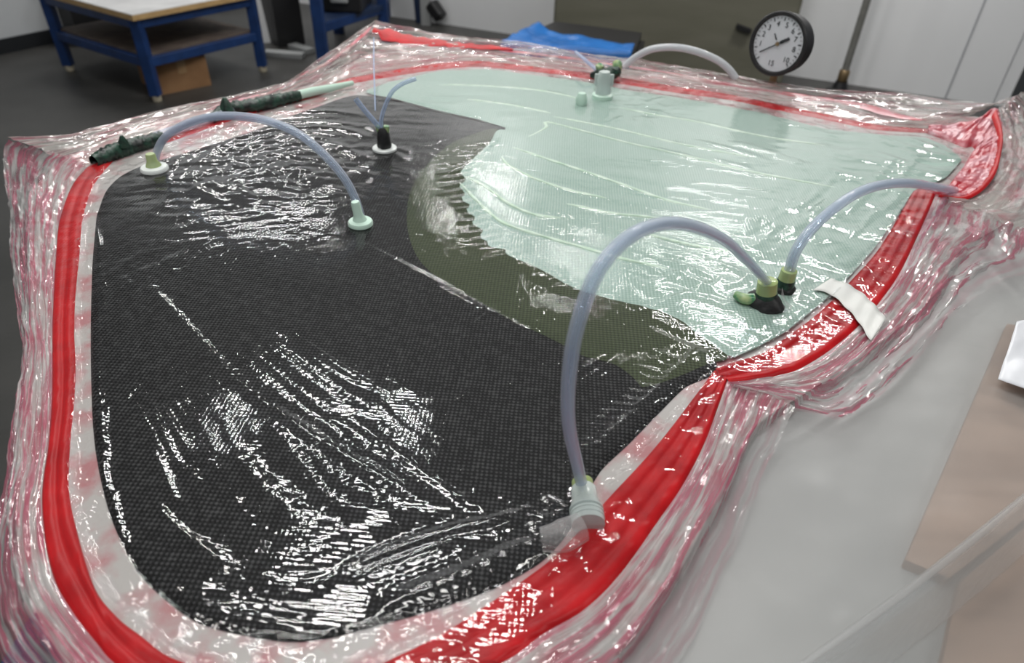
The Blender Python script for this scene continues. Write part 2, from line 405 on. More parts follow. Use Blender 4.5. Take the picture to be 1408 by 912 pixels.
# a return of the wall at its right end
struct(wall('wall_right', wb + wn * .02, wb + wn * 3.0, wd, .1, 0, CEIL, M['wall']))
# vertical panel joint in the back wall
jp = PV(1330, 60, wa, wb); struct(wall('trim_1', jp - wd * .007, jp + wd * .007, -wn, .006, 0, CEIL, M['joint']))
# left wall with a black skirting
la, lb = floor_pt(0, 75), floor_pt(75, 59)
ld = (lb - la) / np.linalg.norm(lb - la); ln = np.array((-ld[1], ld[0], 0))
if np.dot(ln, la - CAM) < 0: ln = -ln
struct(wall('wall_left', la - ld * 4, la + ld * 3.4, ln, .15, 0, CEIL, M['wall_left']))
struct(wall('baseboard_left', la - ld * 4, la + ld * 3.4, -ln, .015, 0, .11, M['base']))
struct(obj('ceiling', box_bm(-7, 7, -2.4, 11, CEIL, CEIL + .1), M['ceiling']))

def lamp_label(x, y):
    row = 'above the camera side of the table' if y < 1.5 else 'over the work table' if y < 2.5 else 'beyond the table' if y < 5 else 'near the back wall'
    return 'unseen white batten added for light %s, %s' % (row, 'at the far left' if x < -1.9 else 'at the far right' if x > 2.2 else 'left of the middle' if x < -.9 else 'right of the middle' if x > .9 else 'in the middle')
for i, (x, y, L, wdt, ax, pw) in enumerate(LAMPS):
    t = thing('added_ceiling_light', lamp_label(x, y) + (' and shorter' if L < .8 else ''), 'lamp', (x, y, CEIL), 'unseen ceiling battens added for light')
    obj('housing', box_bm(x - L / 2 - .03, x + L / 2 + .03, y - wdt / 2 - .02, y + wdt / 2 + .02, CEIL - .06, CEIL - .001, .01), M['whitetop'], t)
    ld_ = bpy.data.lights.new('added_tube_light', 'AREA'); ld_.shape = 'RECTANGLE'; ld_.size = L; ld_.size_y = wdt; ld_.energy = pw
    ld_.color = (1.0, .985, .96)
    lo = bpy.data.objects.new('added_tube_light', ld_); C.objects.link(lo); lo.parent = t
    lo.location = (0, 0, -.066)

# ================================================================== BACKGROUND THINGS
# --- blue steel workbench at the far left
f1, f2, f3 = floor_pt(217, 139), floor_pt(97, 97), floor_pt(362, 98)
f4 = f2 + f3 - f1
ztop = PH(172, 22, f1)[2]
bench = thing('workbench', 'blue steel workbench with white top and lower shelf at the far left', 'workbench', f1)
for p in (f1, f2, f3, f4):
    lg = beam('leg', (p[0], p[1], .04), (p[0], p[1], ztop - .02), .066, .066, M['blue'], bench)
    lathe('foot', [(.026, 0), (.030, .008), (.030, .03), (.034, .042)], p, M['rubber'], lg, seg=16)
zs = PH(203, 86, f1)[2]
for zz in (ztop - .05, zs):
    for a, b in ((f1, f2), (f1, f3), (f2, f4), (f3, f4)):
        beam('rail', (a[0], a[1], zz), (b[0], b[1], zz), .05, .06, M['blue'], bench)
def quad_slab(name, q, z0, z1, m, parent, grow=0.0):
    c = sum(q) / 4; q = [p + (p - c) / np.linalg.norm(p - c) * grow for p in q]
    bm = bmesh.new(); lo = [bm.verts.new((p[0], p[1], z0)) for p in q]; hi = [bm.verts.new((p[0], p[1], z1)) for p in q]
    bm.faces.new(lo[::-1]); bm.faces.new(hi)
    for i in range(len(q)): bm.faces.new((lo[i], lo[(i + 1) % len(q)], hi[(i + 1) % len(q)], hi[i]))
    return obj(name, bm, m, parent)
Q = [f1, f3, f4, f2]
quad_slab('top_board', Q, ztop - .02, ztop + .012, M['wood'], bench, .07)
quad_slab('top_sheet', Q, ztop + .012, ztop + .018, M['whitetop'], bench, .065)
quad_slab('shelf', Q, zs + .03, zs + .045, M['shelf'], bench, -.02)

def crate(name, label, cat, a, b, dpt, h, m, lidm=None, z0=0.0, taper=0.0):
    """box standing on its front edge a-b, going back dpt"""
    a, b = np.array(a), np.array(b); d = (b - a) / np.linalg.norm(b - a); n = np.array((-d[1], d[0], 0))
    if np.dot(n, a - CAM) < 0: n = -n
    c = (a + b) / 2; t = thing(name, label, cat, (c[0], c[1], z0))
    q = [a, b, b + n * dpt, a + n * dpt]
    quad_slab('body', q, z0, z0 + h, m, t)
    return t, q
# cardboard carton below the bench
a, b = floor_pt(222, 131), floor_pt(291, 117)
hc = PH(209, 90, a)[2]
t, q = crate('cardboard_box', 'brown cardboard box on the floor under the blue workbench', 'box', a, b, .36, min(hc, .3), M['card'])
d_ = (b - a) / np.linalg.norm(b - a); n_ = np.array((-d_[1], d_[0], 0)); n_ = n_ if n_[1] > 0 else -n_
mid = (a + b) / 2
quad_slab('tape', [mid - d_ * .03 - n_ * .003, mid + d_ * .03 - n_ * .003, mid + d_ * .03 + n_ * .363, mid - d_ * .03 + n_ * .363], .12, min(hc, .3) + .002, M['cardtape'], t)
def flap(name, q, z, m, t): quad_slab(name, q, z, z + .006, m, t)
qa = [q[0], q[1], (q[1] + q[2]) / 2 - n_ * .004, (q[0] + q[3]) / 2 - n_ * .004]; flap('flap', qa, min(hc, .3) + .0005, M['card'], t)
qb = [q[3], q[2], (q[1] + q[2]) / 2 + n_ * .004, (q[0] + q[3]) / 2 + n_ * .004]; flap('flap', qb, min(hc, .3) + .0005, M['card'], t)

# black bin left of / behind the bench
def bin_thing(label, px0, py0, px1, py1, dpt, h, m=None):
    a, b = floor_pt(px0, py0), floor_pt(px1, py1)
    t, q = crate('storage_bin', label, 'bin', a, b, dpt, h, m or M['black'])
    quad_slab('lid', q, h, h + .03, M['blackmat'], t, .02)
    return t
bin_thing('black bin standing behind the left end of the blue workbench', 112, 64, 172, 53, .25, .55)
bin_thing('low dark bin behind the middle of the blue workbench', 196, 54, 236, 48, .25, .36)
bin_thing('tall black bin beside the white board right of the workbench', 384, 66, 420, 61, .3, .75)
# pale leaning board and white box strip by the right leg
a, b = floor_pt(352, 60), floor_pt(378, 58); d_ = (b - a) / np.linalg.norm(b - a)
t = thing('white_board', 'narrow white board leaning behind the right leg of the workbench', 'board', a)
n_ = np.array((-d_[1], d_[0], 0)); n_ = n_ if n_[1] > 0 else -n_
bm = bmesh.new(); vs = []
for (p, o, z) in ((a, 0, 0), (b, 0, 0), (b, .22, .95), (a, .22, .95)):
    vs.append((p + n_ * o, z))
fr = [bm.verts.new((p[0], p[1], z)) for p, z in vs]; bk = [bm.verts.new((p[0] + n_[0] * .02, p[1] + n_[1] * .02, z)) for p, z in vs]
bm.faces.new(fr); bm.faces.new(bk[::-1])
for i in range(4): bm.faces.new((fr[i], fr[(i + 1) % 4], bk[(i + 1) % 4], bk[i]))
obj('panel', bm, M['wall'], t)
# planks lying on the floor
for k, (x0, y0, x1, y1) in enumerate(((365, 76, 418, 80), (402, 66, 428, 74))):
    a, b = floor_pt(x0, y0), floor_pt(x1, y1)
    o = beam('floor_plank', (a[0], a[1], .02), (b[0], b[1], .02), .09, .04, M['grey'], None)
    tag(o, ('long grey plank on the floor right of the workbench', 'short grey plank on the floor by the blue rack')[k], 'plank')
# blue rack behind the film corner
r1, r2 = floor_pt(446, 90), floor_pt(530, 58)
r3 = r1 + np.array((-.10, 1.0, 0)); r4 = r2 + np.array((-.10, 1.0, 0))
rack = thing('steel_rack', 'blue steel rack loaded with dark machinery behind the film peak', 'rack', r1)
for p in (r1, r2, r3, r4): beam('upright', (p[0], p[1], 0), (p[0], p[1], 1.15), .085, .085, M['blue'], rack)
for zz in (.28, .62):
    quad_slab('shelf', [r1, r2, r4, r3], zz, zz + .04, M['darkblue'], rack, .03)
    for a, b in ((r1, r2), (r1, r3), (r2, r4), (r3, r4)): beam('rail', (a[0], a[1], zz), (b[0], b[1], zz), .04, .07, M['blue'], rack)
def on_rack(name, label, cat, fx, fy, w, dd, z, h, m):
    c = r1 * (1 - fx) * (1 - fy) + r2 * fx * (1 - fy) + r3 * (1 - fx) * fy + r4 * fx * fy
    t = thing(name, label, cat, (c[0], c[1], z))
    obj('body', box_bm(c[0] - w / 2, c[0] + w / 2, c[1] - dd / 2, c[1] + dd / 2, z, z + h, .015), m, t)
    return t, c
z1, z2 = .321, .661
t, c = on_rack('tool_case', 'black tool case on the lower shelf of the blue rack', 'case', .35, .35, .34, .5, z1, .2, M['black'])
obj('handle', box_bm(c[0] - .07, c[0] + .07, c[1] - .29, c[1] - .25, z1 + .08, z1 + .11, .008), M['grey'], t)
t, c = on_rack('pump_unit', 'dark pump unit on the upper shelf of the blue rack', 'pump', .3, .4, .3, .4, z2, .2, M['darkblue'])
lathe('motor', [(.07, -.16), (.08, -.14), (.08, .14), (.07, .16)], (c[0], c[1], z2 + .26), M['black'], t, (1, .2, 0), 20)
t, c = on_rack('grey_cabinet', 'small pale grey box on the upper shelf of the blue rack', 'box', .75, .5, .22, .4, z2, .26, M['grey'])
obj('lid', box_bm(c[0] - .12, c[0] + .12, c[1] - .21, c[1] + .21, z2 + .26, z2 + .29, .006), M['whitetop'], t)
# dark bracket with lever fixed to the back wall
bp_ = PV(602, 8, wa, wb)
t = thing('wall_bracket', 'dark metal bracket with lever fixed on the white back wall', 'bracket', bp_)
obj('plate', box_bm(bp_[0] - .16, bp_[0] - .06, bp_[1] - .10, bp_[1] - .02, bp_[2] - .22, bp_[2] + .28, .01), M['grey'], t)
e1, e2 = PV(598, 2, wa, wb), PV(614, 22, wa, wb)
beam('lever', e1 - wn * .08, e2 - wn * .1, .12, .1, M['black'], t, .02)
tube('pipe', [PV(575, -20, wa, wb) - wn * .06, PV(578, 0, wa, wb) - wn * .06, PV(581, 32, wa, wb) - wn * .06], .035, M['darkblue'], t, 12, 12)

# --- khaki cabinet against the back wall
k0, k1 = floor_pt(757, 92), floor_pt(1072, 122)
kd = (k1 - k0) / np.linalg.norm(k1 - k0); kn = np.array((-kd[1], kd[0], 0)); kn = kn if kn[1] > 0 else -kn
cab = thing('storage_cabinet', 'tall khaki steel cabinet against the white back wall behind the gauge', 'cabinet', k0)
quad_slab('body', [k0, k1, k1 + kn * .38, k0 + kn * .38], 0, 2.1, M['khaki'], cab)
mid = (k0 + k1) / 2
door = quad_slab('door', [k0 + kd * .02 - kn * .022, k1 - kd * .02 - kn * .022, k1 - kd * .02 - kn * .002, k0 + kd * .02 - kn * .002], .06, 2.06, M['khaki'], cab)
hp = PV(1022, 38, k0 - kn * .03, k1 - kn * .03)
beam('handle', hp - kd * .055 - kn * .015 + np.array((0, 0, .012)), hp + kd * .06 - kn * .015 - np.array((0, 0, .018)), .035, .035, M['black'], door)

# --- black box with a blue plastic sheet on it
zb = .50
b0, b1, b2, b3 = P(690, 62, zb), P(868, 76, zb), P(880, 45, zb), P(765, 30, zb)
tb = thing('black_crate', 'black open box under blue plastic sheet in front of khaki cabinet', 'crate', ((b0 + b2) / 2 * np.array((1, 1, 0))))
quad_slab('body', [b0, b1, b2, b3], 0, zb - .04, M['khaki'], tb)
quad_slab('lid', [b0, b1, b2, b3], zb - .04, zb, M['black'], tb, .015)
quad_slab('side_panel', [b1 + (b1 - b0) * .01, b1 + (b1 - b0) * .05, b2 + (b1 - b0) * .05, b2 + (b1 - b0) * .01], .02, zb - .05, M['black'], tb)
# sheet: rows from back to front, draping over the front edge
nu, nv = 40, 30; V = []
for j in range(nv):
    for i in range(nu):
        u = i / (nu - 1); v = j / (nv - 1)
        back = (b3 * (1 - u) + b2 * u); front = (b0 * (1 - u) + b1 * u)
        st = .36 + .34 * u + .05 * math.sin(u * 6)
        w = st + v * (1.0 - st) * 1.3
        p = back * (1 - w) + front * w
        over = max(0, w - 1.0)
        p = back * (1 - min(w, 1.02)) + front * min(w, 1.02)
        z = zb + .012 + .03 * fbm(np.array([u * 5]), np.array([v * 4]), 3)[0] * (1 if over <= 0 else .2) + .03 * max(0, 1 - u * 3) - over * 1.1
        V.append((p[0], p[1], max(z, zb + .004 if over <= 0 else 0.05)))
Fc = [(j * nu + i, j * nu + i + 1, (j + 1) * nu + i + 1, (j + 1) * nu + i) for j in range(nv - 1) for i in range(nu - 1)]
ts = mesh_np('plastic_sheet', V, Fc, M['tarp'])
tag(ts, 'crumpled bright blue plastic sheet lying over the black box', 'sheet')
ts.modifiers.new('thick', 'SOLIDIFY').thickness = .003

# --- steel pole on a foot at the right
pb = floor_pt(1153, 126)
tp = thing('steel_pole', 'thin grey steel pole on a dark foot in front of white wall', 'pole', pb)
lathe('foot', [(.10, 0), (.10, .012), (.06, .03), (.045, .08)], pb, M['black'], tp, seg=24)
lathe('collar', [(.032, 0), (.04, .01), (.04, .08), (.032, .09)], (pb[0], pb[1], .08), M['brass'], tp, seg=20)
lathe('shaft', [(.027, 0), (.027, 2.4)], (pb[0], pb[1], .1), M['steel'], tp, seg=16)

# ================================================================== THE WORK TABLE, MOULD AND LAMINATE
def poly_prism(name, pts2, z0, z1, m, parent=None):
    bm = bmesh.new(); lo = [bm.verts.new((p[0], p[1], z0)) for p in pts2]; hi = [bm.verts.new((p[0], p[1], z1)) for p in pts2]
    bm.faces.new(lo[::-1]); bm.faces.new(hi); n = len(pts2)
    for i in range(n): bm.faces.new((lo[i], lo[(i + 1) % n], hi[(i + 1) % n], hi[i]))
    return obj(name, bm, m, parent)
def pl(pxs, z=S): return [P(x, y, z) for x, y in pxs]

mould_px = [(45, 260), (95, 215), (200, 172), (330, 140), (440, 112), (505, 75), (560, 62), (700, 74), (840, 92), (1000, 116), (1150, 140), (1290, 158),
            (1365, 165), (1420, 215), (1400, 290), (1320, 345), (1290, 400), (1200, 480), (1100, 545), (1035, 590), (985, 690), (920, 800), (820, 930), (700, 1010), (420, 1090), (230, 1010),
            (100, 925), (35, 800), (22, 660), (40, 480), (42, 360)]
mould = thing('mould_plate', 'off-white mould plate under the clear vacuum bag', 'mould', P(600, 450, S))
MOULD_W = resample(np.array(pl(mould_px + mould_px[:1])), 160)[:-1]
poly_prism('plate', MOULD_W, S - .035, S, M['mould'], mould)
# table under the mould
table = thing('work_table', 'grey work table carrying the mould with its right end under loose film', 'table', (0.2, 1.0, 0))
TZ = S - .036
tx0, tx1, ty0, ty1 = -.46, 1.55, .12, 1.30
tq = [P(110, 800, TZ), P(75, 330, TZ), P(420, 150, TZ), P(1150, 158, TZ), P(1700, 330, TZ), P(1750, 900, TZ), P(1300, 1250, TZ), P(400, 1150, TZ)]
poly_prism('table_top', tq, TZ - .04, TZ, M['table'], table)
for (x, y) in ((-.45, .35), (.85, .25), (-.45, 1.0), (.85, 1.2)):
    beam('leg', (x, y, 0), (x, y, TZ - .04), .07, .07, M['blue'], table)
for a, b in (((-.45, .35), (.85, .25)), ((-.45, 1.0), (.85, 1.2)), ((-.45, .35), (-.45, 1.0)), ((.85, .25), (.85, 1.2))):
    beam('rail', (*a, TZ - .08), (*b, TZ - .08), .05, .07, M['blue'], table)

# outlines in photo pixels of the flat face
carbon_px = [(133, 297), (130, 330), (127, 371), (125, 454), (126, 538), (130, 608), (142, 675), (160, 731), (190, 788), (230, 828), (267, 855), (300, 867), (367, 881), (417, 884), (467, 876),
             (503, 866), (587, 843), (670, 815), (710, 795), (747, 772), (775, 742), (800, 700), (824, 651), (864, 612), (905, 570), (940, 535), (985, 498),
             (900, 400), (740, 330), (690, 250), (707, 182), (657, 167), (603, 155), (537, 137), (513, 133), (483, 132), (440, 146), (400, 160), (350, 180), (270, 206), (187, 232), (150, 258)]
glass_edge = [(707, 182), (684, 181), (672, 200), (654, 217), (631, 240), (641, 252), (629, 258), (640, 272), (628, 276), (648, 287), (636, 293), (656, 304), (645, 311), (665, 321), (655, 330), (672, 337),
              (668, 343), (697, 348), (692, 353), (717, 364), (734, 371), (757, 383), (778, 396), (797, 404), (837, 416), (887, 427), (914, 434), (938, 446), (955, 461), (988, 484), (1005, 497)]
glass_far = [(1040, 481), (1078, 461), (1130, 419), (1165, 385), (1200, 346), (1232, 301), (1255, 265), (1278, 257), (1300, 247), (1322, 222), (1298, 203), (1272, 192), (1222, 189), (1138, 181),
             (1038, 156), (940, 138), (870, 128), (804, 115), (737, 106), (670, 97), (603, 100), (537, 115), (500, 128), (513, 133), (537, 137), (603, 155), (657, 167)]
glass_px = glass_edge + glass_far
olive_out = [(684, 177), (650, 187), (617, 202), (587, 230), (567, 260), (560, 290), (562, 325), (577, 361), (610, 391), (657, 417), (704, 444), (747, 464), (780, 481), (804, 494), (842, 503), (872, 524), (884, 536), (930, 522), (975, 503), (1003, 496)]
olive_px = olive_out + [(990, 480), (940, 440), (860, 405), (760, 365), (700, 335), (670, 300), (660, 250), (690, 205)]

Z0, Y0 = 0.36, 0.02
def grid_patch(poly, zfun, ds, snap=True):
    """mesh of the polygon interior: rows get coarser with distance, rim vertices snapped onto the outline"""
    poly = np.array(poly)[:, :2]; x0, y0 = poly.min(0); x1, y1 = poly.max(0)
    ys = [y0]
    while ys[-1] < y1: ys.append(ys[-1] + ds * (.45 + ys[-1]))
    ys = np.array(ys); k = .35
    s0 = min(x0 / (k + y) for y in ys); s1 = max(x1 / (k + y) for y in ys)
    ss = np.arange(s0, s1 + ds, ds)
    X = ss[None, :] * (k + ys[:, None]); Y = np.repeat(ys[:, None], len(ss), 1)
    d, _, ins, _ = poly_dist(X, Y, poly)
    cell = ds * (k + Y)
    keep = ins | (d < cell * .5)
    f = keep[:-1, :-1] & keep[1:, :-1] & keep[1:, 1:] & keep[:-1, 1:]
    used = np.zeros(keep.shape, bool); used[:-1, :-1] |= f; used[1:, :-1] |= f; used[1:, 1:] |= f; used[:-1, 1:] |= f
    # rim vertices: used but touching a missing face
    cnt = np.zeros(keep.shape, int); cnt[:-1, :-1] += f; cnt[1:, :-1] += f; cnt[1:, 1:] += f; cnt[:-1, 1:] += f
    rim = used & (cnt < 4)
    if snap:
        rx, ry = X[rim], Y[rim]; best = np.full(rx.shape, 1e9); bx = rx.copy(); by = ry.copy()
        for i in range(len(poly)):
            ax, ay = poly[i]; cx, cy = poly[(i + 1) % len(poly)]; dx, dy = cx - ax, cy - ay
            t = np.clip(((rx - ax) * dx + (ry - ay) * dy) / (dx * dx + dy * dy + 1e-15), 0, 1)
            qx, qy = ax + t * dx, ay + t * dy; dd = (rx - qx) ** 2 + (ry - qy) ** 2; m = dd < best
            best[m] = dd[m]; bx[m] = qx[m]; by[m] = qy[m]
        X[rim] = bx; Y[rim] = by
    idx = -np.ones(keep.shape, int); idx[used] = np.arange(used.sum())
    xs, ysv = X[used], Y[used]; V = np.stack([xs, ysv, zfun(xs, ysv, rim[used])], 1)
    jj, ii = np.nonzero(f)
    Fq = np.stack([idx[jj, ii], idx[jj, ii + 1], idx[jj + 1, ii + 1], idx[jj + 1, ii]], 1)
    return V, Fq

def plpts(pxs, n=None, smooth=True, closed=True):
    p = np.array(pl(pxs + (pxs[:1] if closed else [])))[:, :2]
    return resample(p, n, smooth)[:-1] if closed else resample(p, n, smooth)
carbon_w = plpts(carbon_px, 260); olive_w = plpts(olive_px, 200); glass_w = plpts(glass_px, 340, False)
LAM = .004
V, Fq = grid_patch(carbon_w, lambda x, y, r: np.where(r, S + .0006, S + LAM), .008)
carbon = mesh_np('carbon_fabric', V, Fq, M['carbon'], None)
tag(carbon, 'black woven carbon fabric filling the left and front of the bag', 'fabric')
V, Fq = grid_patch(glass_w, lambda x, y, r: np.where(r, S + LAM + .0012, S + LAM + .003), .006)
glass = mesh_np('glass_fabric', V, Fq, M['glass'], None)
tag(glass, 'pale green wet glass fabric with a ragged edge at the right of the bag', 'fabric')
V, Fq = grid_patch(olive_w, lambda x, y, r: np.where(r, S + LAM + .0003, S + LAM + .0015), .008)
olive = mesh_np('soaked_fabric', V, Fq, M['olive'], None)
tag(olive, 'olive green resin-soaked band between black and pale green fabric', 'fabric')

# pale resin channels on the glass fabric (pixel polylines, half width in m)
RIBS = [
    [(700, 205), (740, 219), (800, 239), (860, 260), (920, 281), (985, 295)],
    [(688, 218), (700, 232), (740, 252), (790, 268), (838, 278)],
    [(640, 247), (668, 262), (700, 285), (735, 300), (775, 305)],
    [(632, 255), (655, 280), (690, 310), (740, 328), (800, 345), (860, 362), (925, 376)],
    [(720, 195), (750, 180), (752, 172), (800, 184), (860, 200), (940, 218), (1020, 238), (1090, 252), (1160, 264)],
    [(755, 163), (800, 172), (850, 182), (938, 203), (1040, 222)],
    [(845, 150), (900, 162), (960, 172), (1050, 192), (1140, 205)],
    [(600, 120), (670, 122), (740, 128), (800, 140)],
    [(640, 140), (700, 148), (760, 160)],
    [(775, 284), (840, 298), (900, 305), (960, 322)],
    [(880, 325), (950, 342), (1010, 352)],
]
RIBW = []
for r in RIBS:
    q = resample(np.array(pl(r))[:, :2], 80); RIBW.append(q)
    nrm = np.gradient(q, axis=0); nrm = np.stack([-nrm[:, 1], nrm[:, 0]], 1); nrm /= np.linalg.norm(nrm, axis=1)[:, None]
    V = []; nn = len(q)
    for i in range(nn):
        e = min(1, min(i, nn - 1 - i) / 8) ; w = (.0042 + .001 * math.sin(i * .7)) * (.25 + .75 * e)
        for k in range(5):
            a = math.pi * k / 4
            V.append((*(q[i] + nrm[i] * w * math.cos(a)), S + LAM + .0025 + .0028 * e * math.sin(a)))
    Fc = [(i * 5 + k, i * 5 + k + 1, (i + 1) * 5 + k + 1, (i + 1) * 5 + k) for i in range(nn - 1) for k in range(4)]
    mesh_np('resin_channel', V, Fc, M['rib'], glass)

# ================================================================== RED SEALANT TAPE
tape_out = [(123, 227), (100, 254), (82, 304), (77, 354), (74, 404), (72, 454), (72, 504), (71, 554), (67, 608), (58, 675), (62, 741), (75, 798), (100, 842), (133, 885), (157, 912), (225, 965), (320, 1000), (420, 1008), (540, 980), (690, 912),
            (747, 872), (804, 838), (854, 788), (904, 718), (940, 665), (971, 604), (1000, 524)]
tape_in = [(147, 230), (128, 257), (114, 300), (109, 354), (104, 404), (102, 454), (104, 504), (102, 554), (97, 608), (95, 675), (107, 735), (130, 808), (160, 848), (194, 875), (230, 902), (280, 920), (340, 935), (400, 940), (460, 934), (527, 912),
           (603, 875), (670, 832), (724, 795), (770, 758), (837, 685), (907, 608), (981, 511)]
tape2_out = [(1002, 528), (1045, 522), (1071, 516), (1098, 508), (1138, 484), (1178, 451), (1205, 421), (1238, 374), (1268, 311), (1287, 267)]
tape2_in = [(981, 509), (1005, 500), (1048, 486), (1081, 464), (1110, 443), (1138, 419), (1172, 384), (1205, 347), (1232, 304), (1255, 260)]
ear_out = [(1250, 258), (1290, 271), (1326, 275), (1350, 263), (1367, 243), (1375, 219), (1379, 185), (1370, 150), (1345, 164), (1310, 173), (1275, 177)]
ear_in = [(1262, 252), (1293, 262), (1304, 255), (1314, 242), (1324, 230), (1334, 214), (1340, 207), (1336, 202), (1325, 203), (1305, 195), (1275, 184)]
far_out = [(1290, 177), (1272, 177), (1205, 171), (1145, 159), (1085, 147), (1005, 130), (938, 120), (844, 105), (770, 96), (704, 88), (657, 84), (603, 87), (537, 97), (477, 108), (434, 124), (367, 142), (300, 162), (234, 184), (173, 200), (140, 220), (120, 230)]
far_in = [(1290, 184), (1272, 183), (1205, 179), (1145, 167), (1085, 155), (1005, 138), (938, 129), (844, 114), (770, 103), (704, 96), (657, 92), (603, 96), (537, 106), (477, 117), (434, 134), (367, 151), (300, 172), (234, 195), (173, 210), (148, 230), (140, 240)]

def zoff(pxs, dz):   # per-point lift, 0 by default
    return [S + (dz[i] if dz else 0) for i in range(len(pxs))]
def tape_strip(name, po, pi, beads, n, m, parent, h=.0045, dzo=None, dzi=None, base=0.0, crum=0.0):
    A = resample([P(x, y, z + base) for (x, y), z in zip(po, zoff(po, dzo))], n)
    B = resample([P(x, y, z + base) for (x, y), z in zip(pi, zoff(pi, dzi))], n)
    mc = beads * 6 + 1; V = []; uv = []
    for i in range(n):
        # bead wander
        wob = [.5 * (vnoise(np.array([i * .13]), np.array([b * 3.7]), 5)[0] - .5) for b in range(beads)]
        for k in range(mc):
            t = k / (mc - 1); tt = t * beads; b = min(int(tt), beads - 1); f = tt - b
            z = h * (math.sin(math.pi * min(max(f, 0), 1)) ** .45 if 0 < f < 1 else 0.0) * (.85 + .3 * vnoise(np.array([i * .2 + b * 9]), np.array([.5]), 2)[0])
            edge = (0.0 if k in (0, mc - 1) else .0015)
            tw = t + (0 if k in (0, mc - 1) else .05 * wob[b])
            p = A[i] * (1 - tw) + B[i] * tw
            if crum and k not in (0, mc - 1): z += crum * float(ridged(np.array([i * .22]), np.array([t * 2.2]), 4)[0] + .6 * ridged(np.array([i * .5]), np.array([t * 6]), 5)[0])
            V.append((p[0], p[1], p[2] + max(z, edge))); uv.append((i / n, t))
    Fc = [(i * mc + k, i * mc + k + 1, (i + 1) * mc + k + 1, (i + 1) * mc + k) for i in range(n - 1) for k in range(mc - 1)]
    return mesh_np(name, V, Fc, m, parent, uv=uv)
tape = thing('sealant_tape', 'bright red sealant tape running round the whole bag edge', 'tape', P(60, 700, S))
tape_strip('tape_run', tape_out[:21], tape_in[:21], 2, 420, M['red'], tape)
tape_strip('tape_run', tape_out[19:], tape_in[19:], 3, 220, M['red'], tape)
tape_strip('tape_run', tape2_out, tape2_in, 3, 200, M['red'], tape)
tape_strip('tape_run', far_out, far_in, 1, 300, M['red'], tape, h=.004)
EARZ = [0, 0, 0, .005, .01, .02, .03, .045, .03, .012, 0]
ear = tape_strip('tape_pleat', ear_out, ear_in, 3, 160, M['pinkred'], tape, h=.003, dzo=EARZ, crum=.006)
ear['label'] = 'pink-red pleat of tape standing up at the right corner'
# solid red rim of the pleat
rim_in = [(x * .8 + u * .2, y * .8 + v * .2) for (x, y), (u, v) in zip(ear_out, ear_in)]
tape_strip('tape_run', ear_out[1:8], rim_in[1:8], 1, 80, M['red'], tape, h=.004, dzo=EARZ[1:8], dzi=[e * .8 for e in EARZ[1:8]], base=.007)

# ================================================================== VACUUM BAG FILM
bag = thing('vacuum_bag', 'clear glossy wrinkled vacuum bag film over the whole laminate', 'film', P(600, 500, S))
# ---- inner sheet outline: a little inside the tape's outer edge all round
def lerp_px(o, i, t): return [(a * (1 - t) + c * t, b * (1 - t) + d * t) for (a, b), (c, d) in zip(o, i)]
loop_px = lerp_px(tape_out, tape_in, .15) + lerp_px(tape2_out, tape2_in, .15)[1:] + [(1300, 262), (1312, 248), (1326, 226), (1333, 212), (1318, 203), (1300, 190)] + lerp_px(far_out, far_in, .2)[1:-2]
sheet_w = np.array(pl(loop_px))[:, :2]
tapeband = np.array(pl(tape_out + tape2_out + tape2_in[::-1] + tape_in[::-1]))[:, :2]

# wrinkle lines in photo pixels: points, half width (m), height (m), ladder amplitude (m), ladder pitch (m)
WR = []
def wr(pts, w=.006, h=.003, la=0.0, lp=.012): WR.append((pts, w, h, la, lp))
# long folds across the carbon
wr([(185, 375), (235, 430), (300, 500), (360, 556), (450, 620), (540, 672), (640, 715)], .008, .004, .0012, .016)
wr([(355, 455), (420, 500), (480, 548), (530, 580)], .014, .004, .0022, .009)
wr([(330, 470), (390, 520), (440, 560), (480, 590)], .012, .0035, .0020, .010)
wr([(390, 455), (440, 490), (500, 528), (545, 548)], .004, .0028)
wr([(400, 470), (470, 520), (525, 545)], .004, .0024)
wr([(345, 575), (400, 620), (440, 670), (480, 700), (560, 705)], .016, .005, .0026, .012)
wr([(370, 560), (430, 600), (500, 645), (570, 690), (620, 700)], .012, .004, .0025, .011)
wr([(320, 620), (350, 660), (400, 710), (440, 730)], .012, .003, .002, .012)
wr([(470, 575), (540, 625), (600, 668), (650, 700), (700, 715)], .006, .003, .001, .02)
wr([(430, 812), (520, 770), (620, 735), (700, 718), (770, 690)], .007, .006, .0012, .03)
wr([(495, 845), (560, 828), (650, 795), (720, 760), (765, 738)], .013, .012, .0025, .022)
wr([(470, 805), (530, 790), (600, 765), (640, 750)], .006, .003, .001, .02)
wr([(340, 800), (400, 812), (470, 800)], .01, .003, .001, .02)
wr([(265, 745), (300, 775), (330, 790)], .006, .003)
wr([(230, 822), (300, 840), (380, 862), (450, 868)], .010, .005, .002, .02)
wr([(205, 690), (250, 735), (300, 775)], .004, .0022)
for k in range(13):      # fan of fine folds from the left edge
    a0 = 370 + k * 14; L_ = 90 + 60 * random.random(); sl = .9 + .05 * k
    wr([(150 + 3 * k % 9, a0), (150 + L_ * .5, a0 + L_ * .55 * sl * .9), (150 + L_, a0 + L_ * sl * 1.15)], .0035, .0016, .0005, .01)
for k in range(10):      # folds hugging the left rim
    y0 = 270 + 58 * k
    wr([(134 + (k % 3) * 5 + max(0, k - 5) * 9, y0), (133 + (k % 3) * 5 + max(0, k - 5) * 12, y0 + 40), (140 + (k % 3) * 5 + max(0, k - 5) * 15, y0 + 85)], .005, .0025, .0008, .012)
